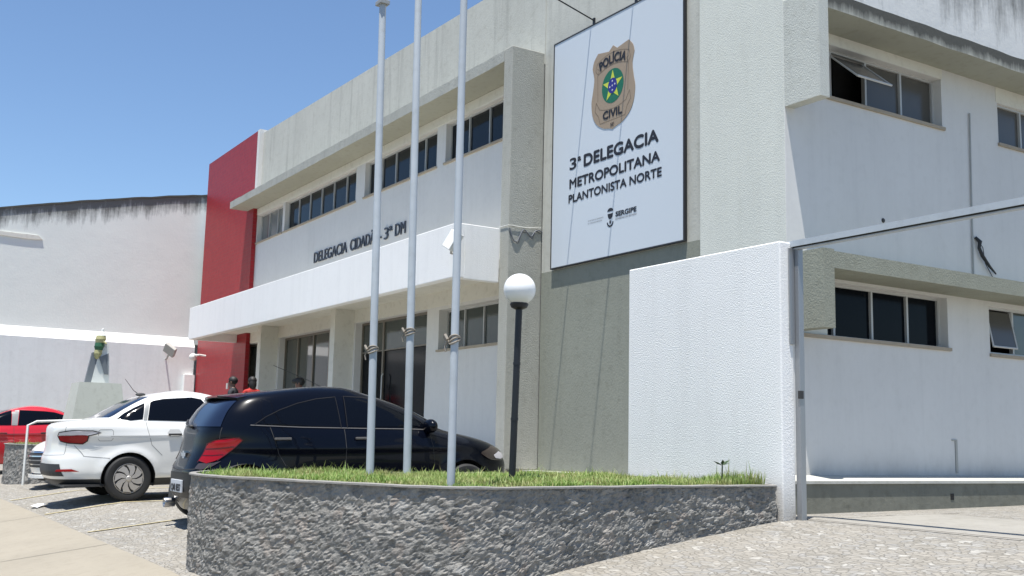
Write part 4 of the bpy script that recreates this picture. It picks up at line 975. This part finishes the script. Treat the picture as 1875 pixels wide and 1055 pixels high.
mb = MB(); ribbon([(-.18, 1.34), (.18, 1.34)], lambda d, z, o: (d, -1.632, z+.01), .016, 0, mb); obj('high_brake_lamp', mb, M['redlamp'], bk)
mb = MB(); mb.tube([B.at(-.05, 1.03, .02), B.at(-.30, 1.06, .025), B.at(-.48, 1.10, .02)], .010, 6); mb.ball(B.at(-.05, 1.03, .015), .03, .03, .02); obj('wiper', mb, M['trim'], bk)
y0 = B.at(0, .42, 0)[1]; mb = MB(); patch([(-.50, .29), (-.54, .40), (-.50, .55), (.50, .55), (.54, .40), (.50, .29)], lambda d, z, o: B.at(d, z, o), .006, 8, 16, mb); obj('plate_recess', mb, M['black_plastic'], bk, smooth=True)
mb = MB(); mb.bbox(-.20, .20, y0-.022, y0-.004, .345, .475, .004); pq = obj('number_plate', mb, M['plate'], bk)
tm = text('QMI 8E57', -.175, .175, .362, .07, y0-.024, None, mb_only=True, bold=.01, fat=.004); obj('plate_text', tm, M['ink'], pq, fix=False)
mb = MB(); yb = B.at(.0, .72, 0)[1]
mb.prism([(-.085, .755), (-.03, .755), (-.03, .775), (.03, .775), (.03, .755), (.085, .755), (.07, .715), (.03, .715), (.03, .695), (-.03, .695), (-.03, .715), (-.07, .715)], 'y', yb-.02, yb+.02); obj('emblem', mb, M['chrome'], bk)
mb = MB(); mb.lathe([(.036, .10), (.050, .10), (.054, .0), (.050, -.012), (.040, -.004), (.036, .08)], (-.45, -1.975, .21), 'y', 20); mb.lathe([(.0001, .05), (.037, .05)], (-.45, -1.975, .21), 'y', 20); obj('exhaust_tip', mb, M['rimdark'], bk, smooth=True, angle=50)
mb = MB()
for pl_ in (GB[0][:7], GB[1][:7]): ribbon(pl_, lambda y, z, o: B.side(y, z, o), .008, .0105, mb)
obj('window_edge', mb, M['edge_dark'], bk)
mb = MB(); mb.tube([(0, -.35, 1.47), (0, -.55, 1.56), (0, -.95, 1.71)], [.006, .005, .003], 6); mb.ball((0, -.34, 1.475), .03, .05, .015); obj('antenna', mb, M['trim'], bk)

# white sedan
STB = [(.20, 1.98, -1.98, .74, 3.2, 4), (.30, 2.08, -2.10, .81, 3, 4), (.42, 2.13, -2.145, .84, 2.8, 3.8), (.55, 2.145, -2.145, .85, 2.7, 3.6), (.66, 2.11, -2.11, .852, 2.7, 3.5), (.76, 2.0, -2.10, .85, 2.8, 3.5), (.85, 1.8, -2.095, .845, 3, 3.7),
       (.93, 1.45, -2.09, .83, 3.4, 4), (.99, 1.12, -2.075, .81, 4, 4.2), (1.035, .97, -2.02, .79, 4.4, 4.2), (1.065, .92, -1.88, .778, 4.6, 4.2), (1.085, .88, -1.64, .77, 4.8, 4.4), (1.12, .80, -1.52, .755, 5, 4.6), (1.22, .58, -1.33, .71, 5.5, 4.8), (1.33, .32, -1.12, .655, 5, 4.6), (1.41, .08, -.93, .60, 4.5, 4.3), (1.46, -.12, -.72, .53, 4, 4), (1.485, -.28, -.55, .42, 3.5, 3.5), (1.50, -.38, -.45, .22, 3, 3)]
zs2 = zlist([.2, .26, .30, .42, .55, .66, .76, .85, .93, .99, 1.035, 1.065, 1.085, 1.12, 1.22, 1.33, 1.41, 1.46, 1.485, 1.50], .024)
wh = root('parked_car', 'dusty white sedan with red and clear tail lamps parked left of the black hatchback', 'car', (-16.45, 4.87, -.915), (R(1.7), 0, 0)); wh.scale = (1.04, 1.04, 1.04)
STB = [(z, yf, yr, w_, a, b) for z, yf, yr, w_, a, b in STB]
SG = [[(-1.37, 1.085), (-1.27, 1.165), (-1.13, 1.245), (-.99, 1.31), (-1.04, 1.075), (-1.2, 1.07)],
      [(-.975, 1.072), (-.915, 1.335), (-.7, 1.375), (-.35, 1.392), (-.22, 1.37), (-.13, 1.25), (-.09, 1.05), (-.4, 1.06)],
      [(.05, 1.048), (.04, 1.40), (.18, 1.36), (.42, 1.25), (.64, 1.13), (.80, 1.03), (.4, 1.04)]]
SEAM = [[(.02, .30), (.02, 1.04)], [(.88, .36), (.92, .6), (.88, 1.0)], [(-.78, .60), (-.92, .74), (-.98, .95), (-1.0, 1.06)], [(-1.45, .86), (-.5, .865), (.4, .855), (1.2, .83)]]
B2 = build_car(wh, STB, (-1.205, 1.305), .30, ((.855, .010, .03, -1.9, 1.5), (.34, .012, .05, -1.0, .95)), zs2, M['paint_white'], M['trim'], .30,
    SG, [(-.62, 1.11), (.62, 1.11), (.50, 1.40), (-.50, 1.40)], [(-.66, 1.08), (.66, 1.08), (.5, 1.40), (-.5, 1.40)],
    SEAM, M['seam_w'], (-.62, .25), .88,
    [('tail_lamp', [(.50, .80), (.455, .868), (.60, .872), (.80, .88), (.90, .875), (.87, .80), (.81, .762), (.62, .775)], M['redlamp'], .010),
     ('tail_lamp_clear', [(.455, .872), (.49, .91), (.70, .935), (.96, .93), (1.05, .905), (.93, .878), (.80, .882)], M['clearlamp'], .012),
     ('headlamp', [(3.95, .72), (4.2, .82), (4.5, .76), (4.65, .68), (4.4, .62), (4.15, .64)], M['clearlamp'], .012),
     ('bumper_reflector', [(.50, .40), (.53, .43), (.74, .435), (.84, .40)], M['redlamp'], .008)],
    [[(-.60, 1.03), (-.58, .62), (0, .605), (.58, .62), (.60, 1.03)], [(.70, .74), (.86, .60), (1.2, .57)], [(-.70, .74), (-.86, .60), (-1.2, .57)]], .85)
for sg in (1, -1):
    mb = MB(); a, b, c, d = -1.60, -1.42, .80, .95; ribbon([(a+.02, c), (b-.02, c), (b, c+.03), (b, d-.02), (b-.02, d), (a+.02, d), (a, d-.02), (a, c+.02), (a+.02, c)], lambda y, z, o: B2.side(y, z, o, sg), .006, .0015, mb); obj('fuel_flap' if sg > 0 else 'fuel_flap_line', mb, M['seam_w'], wh)
    mb = MB(); patch([(-1.03, 1.075), (-.98, 1.315), (-.925, 1.335), (-.985, 1.075)], lambda y, z, o: B2.side(y, z, o, sg), .006, 8, 2, mb); patch([(-.08, 1.05), (-.12, 1.25), (-.2, 1.385), (.03, 1.40), (.04, 1.05)], lambda y, z, o: B2.side(y, z, o, sg), .006, 8, 2, mb); obj('door_pillar', mb, M['pillar_grey'], wh)
mb = MB(); patch([(-.62, .34), (-.56, .50), (.56, .50), (.62, .34)], lambda d, z, o: B2.at(d, z, o), .006, 8, 14, mb); obj('plate_recess', mb, M['trim'], wh)
for sg in (1, -1):
    for yh in (-.62, .25):
        mb = MB(); patch([(yh-.10, .90), (yh-.06, .95), (yh+.06, .95), (yh+.10, .90), (yh+.06, .845), (yh-.06, .845)], lambda y, z, o: B2.side(y, z, o, sg), .002, 8, 8, mb); obj('handle_cup', mb, M['cup'], wh)
for sg in (1, -1):
    mb = MB(); ribbon([(.455, .868), (.49, .912), (.70, .938), (.96, .933), (1.06, .905), (.93, .876), (.90, .872), (.87, .80), (.81, .76), (.62, .772), (.50, .798), (.455, .868)], (lambda d, z, o: (lambda q: (q[0]*sg, q[1], q[2]))(B2.at(d, z, o))), .012, .014, mb); obj('lamp_seal', mb, M['edge_dark'], wh)
mb = MB(); ribbon([(-.05, .86), (-.05, .74)], lambda d, z, o: B2.at(d, z, o), .02, .008, mb); ribbon([(-.09, .86), (-.01, .86)], lambda d, z, o: B2.at(d, z, o), .016, .008, mb); obj('emblem', mb, M['chrome'], wh)
mb = MB(); mb.tube([(0, -.92, 1.44), (0, -1.0, 1.50), (0, -1.12, 1.66)], [.007, .005, .003], 6); mb.ball((0, -.9, 1.44), .035, .07, .025); obj('antenna', mb, M['trim'], wh)

# red sedan behind the far planter, nose towards the street
rd = root('parked_car', 'red car at the left edge, parked behind the far stone planter', 'car', (-26.9, 3.55, -.96), (R(-1.7), 0, R(180)))
B3 = build_car(rd, STB, (-1.205, 1.305), .30, ((.855, .010, .03, -1.9, 1.5),), zs2, M['paint_red'], M['paint_red'], .3,
    [[(-1.36, 1.085), (-1.1, 1.255), (-.84, 1.34), (-.45, 1.385), (-.10, 1.39), (-.06, 1.05)], [(.08, 1.048), (.06, 1.385), (.18, 1.35), (.42, 1.25), (.64, 1.13), (.80, 1.03)]], [(-.62, 1.11), (.62, 1.11), (.50, 1.40), (-.50, 1.40)], [(-.66, 1.08), (.66, 1.08), (.5, 1.40), (-.5, 1.40)],
    SEAM, M['seam'], (-.62, .25), .88,
    [('tail_lamp', [(.60, .775), (.64, .895), (.85, .925), (1.24, .90), (1.10, .80), (1.04, .745), (.85, .735)], M['redlamp'], .010),
     ('headlamp', [(3.95, .72), (4.2, .82), (4.5, .76), (4.65, .68), (4.4, .62), (4.15, .64)], M['clearlamp'], .012)],
    [[(-.60, 1.03), (-.58, .62), (0, .605), (.58, .62), (.60, 1.03)]], .85)
for sg in (1, -1):
    mb = MB(); patch([(-.05, 1.05), (-.09, 1.39), (.05, 1.39), (.07, 1.05)], lambda y, z, o: B3.side(y, z, o, sg), .006, 8, 2, mb); obj('door_pillar', mb, M['pillar_grey'], rd)
# second white car, backed in beside the sedan: only its nose shows
w2 = root('parked_car', 'white car with dark slatted grille, almost hidden behind the white sedan', 'car', (-20.3, 5.0, -.96), (R(-1.7), 0, R(180)))
B4 = build_car(w2, HT, (-1.28, 1.25), .30, ((.80, .012, .035, -1.75, 1.5),), zs, M['paint_white'], M['trim'], .3,
    [[(-1.42, 1.055), (-1.10, 1.235), (-.86, 1.315), (-.20, 1.385), (-.235, 1.018)], [(-.17, 1.017), (-.14, 1.386), (.24, 1.285), (.73, 1.0)]],
    [(-.60, 1.03), (.60, 1.03), (.53, 1.30), (-.53, 1.30)], [(-.66, 1.02), (.66, 1.02), (.5, 1.34), (-.5, 1.34)],
    [[(-.19, .28), (-.19, 1.0)], [(.80, .36), (.78, .98)]], M['seam_w'], (-.80, .02), .90,
    [('tail_lamp', [(.56, .70), (.66, .865), (1.20, .90), (1.06, .76), (.74, .675)], M['redlamp'], .012),
     ('headlamp', [(3.75, .72), (4.0, .80), (4.28, .76), (4.45, .66), (4.2, .62), (3.95, .64)], M['clearlamp'], .012)],
    [[(-.62, 1.02), (-.62, .70), (0, .575), (.62, .70), (.62, 1.02)]], .85)
mb = MB(); patch([(-.52, .38), (-.58, .66), (.58, .66), (.52, .38)], lambda x, z, o: (x, _front(B4, x, z)+o, z), .008, 10, 20, mb); gr = obj('grille', mb, M['trim'], w2)
mb = MB()
for z in (.43, .50, .57, .64): ribbon([(-.56, z), (.56, z)], lambda x, z, o: (x, _front(B4, x, z)+o, z), .02, .016, mb)
obj('grille_slats', mb, M['chrome'], gr)
mb = MB(); rows = []
for k in range(15):
    x = -.74+1.48*k/14; yf = _front(B4, x*.98, .3); rows.append([(x, yf-.06, .22), (x, yf+.05, .20), (x, yf+.05, .25), (x, yf-.06, .27)])
mb.grid(rows); obj('front_lip', mb, M['paint_white'], w2)

# ---------------------------------------------------------------- people
def person(label, loc, rz, height, top_m, hair_long=False, cap=False, bag=False, arm=0.):
    k = height/1.75; t = root('person', label, 'person', loc, (0, 0, R(rz)))
    V = []; E = []; Rr = []
    def v(x, y, z, r, r2_=None, par=None):
        V.append((x*k, y*k, z*k)); Rr.append((r*k, (r2_ or r)*k))
        if par is not None: E.append((par, len(V)-1))
        return len(V)-1
    pel = v(0, 0, .95, .15, .115); wa = v(0, .0, 1.10, .135, .10, pel); ch = v(0, .0, 1.30, .16, .11, wa); sh = v(0, -.01, 1.42, .12, .085, ch)
    nk = v(0, .005, 1.50, .056, .056, sh); hd0 = v(0, .03, 1.565, .065, .075, nk); hd = v(0, .03, 1.64, .078, .095, hd0); v(0, .02, 1.70, .068, .085, hd)
    for s in (-1, 1):
        a = v(s*.17, 0, 1.41, .062, .062, sh); b = v(s*.22, -.02, 1.15, .045, .045, a); c = v(s*(.22-.03*arm), .04+.12*arm, .92+.1*arm, .032, .032, b); h = v(s*(.215-.04*arm), .06+.18*arm, .84+.12*arm, .036, .02, c)
        for q, (dx, ln) in enumerate(((-.028, .062), (-.010, .075), (.009, .07), (.026, .055))):
            f1 = v(s*(.215-.04*arm), .06+dx+.18*arm, .80+.12*arm, .0095, None, h); v(s*(.205-.04*arm), .065+dx+.18*arm, .80-ln+.12*arm, .008, None, f1)
        th = v(s*(.20-.04*arm), .10+.18*arm, .83+.12*arm, .011, None, h); v(s*(.195-.04*arm), .115+.18*arm, .79+.12*arm, .009, None, th)
        l = v(s*.09, 0, .88, .092, .092, pel); kn = v(s*.10, .01+.05*s, .49, .062, .062, l); an = v(s*.10, -.03+.06*s, .09, .042, .042, kn); v(s*.11, .12+.06*s, .045, .04, .032, an)
    me = bpy.data.meshes.new('p'); me.from_pydata(V, E, []); o = bpy.data.objects.new('p', me); C.objects.link(o)
    sk = o.modifiers.new('s', 'SKIN'); sk.use_smooth_shade = True
    for i, (a, b) in enumerate(Rr): me.skin_vertices[0].data[i].radius = (a, b)
    me.skin_vertices[0].data[0].use_root = True
    ss = o.modifiers.new('u', 'SUBSURF'); ss.levels = 2; ss.render_levels = 2
    m2 = bpy.data.meshes.new_from_object(o.evaluated_get(bpy.context.evaluated_depsgraph_get())); bpy.data.objects.remove(o)
    m2.name = 'body'
    for m_ in (M['skin'], top_m, M['trousers'], M['trim']): m2.materials.append(m_)
    for p in m2.polygons:
        c = p.center/k; z = c.z; hand = abs(c.x) > .15 and z < .97+.1*arm
        p.material_index = 0 if (z > 1.50 or hand) else (1 if z > .93 or abs(c.x) > .19 else (3 if z < .10 else 2)); p.use_smooth = True
    # face: nose, brow and chin pushed out of the head surface
    for q in m2.vertices:
        x, y, z = q.co/k
        if z > 1.53 and y > .06:
            q.co.y += k*(.022*math.exp(-(x/.014)**2-((z-1.615)/.02)**2) + .008*math.exp(-(x/.04)**2-((z-1.555)/.018)**2) - .006*(math.exp(-((abs(x)-.03)/.014)**2-((z-1.64)/.012)**2)))
    b = bpy.data.objects.new('body', m2); C.objects.link(b); b.parent = t
    mb = MB(); mb.ball((0, .012*k, 1.668*k), .096*k, .112*k, .098*k, 0, 18)
    keep = [i for i, f in enumerate(mb.f) if not all(mb.v[j][1] > .05*k and mb.v[j][2] < 1.70*k for j in f)]
    mb.f = [mb.f[i] for i in keep]; mb.m = [0]*len(mb.f)
    if hair_long: mb.ball((0, -.045*k, 1.58*k), .085*k, .06*k, .13*k, 0, 14)
    if cap: mb.tube([(0, .06*k, 1.69*k), (0, .19*k, 1.665*k)], [.075*k, .05*k], 12)
    obj('cap' if cap else 'hair', mb, M['hair'] if not cap else M['trim'], t, smooth=True, local=True)
    for s in (-1, 1):
        mb = MB(); mb.ball((s*.084*k, .02*k, 1.625*k), .012*k, .02*k, .032*k, 0, 8); obj('ear', mb, M['skin'], t, smooth=True, local=True)
        mb = MB(); mb.ball((s*.031*k, .108*k, 1.64*k), .012*k, .008*k, .008*k, 0, 8); obj('eye', mb, M['trim'], t, smooth=True, local=True)
    return t
person('man with short dark hair and dark jacket, before the red tiled wall', (-24.12, 7.75, -.445), 140, 1.745, M['jacket'])
person('person with long dark hair and red top beside the first canopy fin', (-23.25, 7.9, -.445), 85, 1.72, M['redshirt'], hair_long=True)
person('person in dark cap and shirt in front of the lobby glass', (-23.45, 9.1, -.445), 150, 1.76, M['darkshirt'], cap=True)
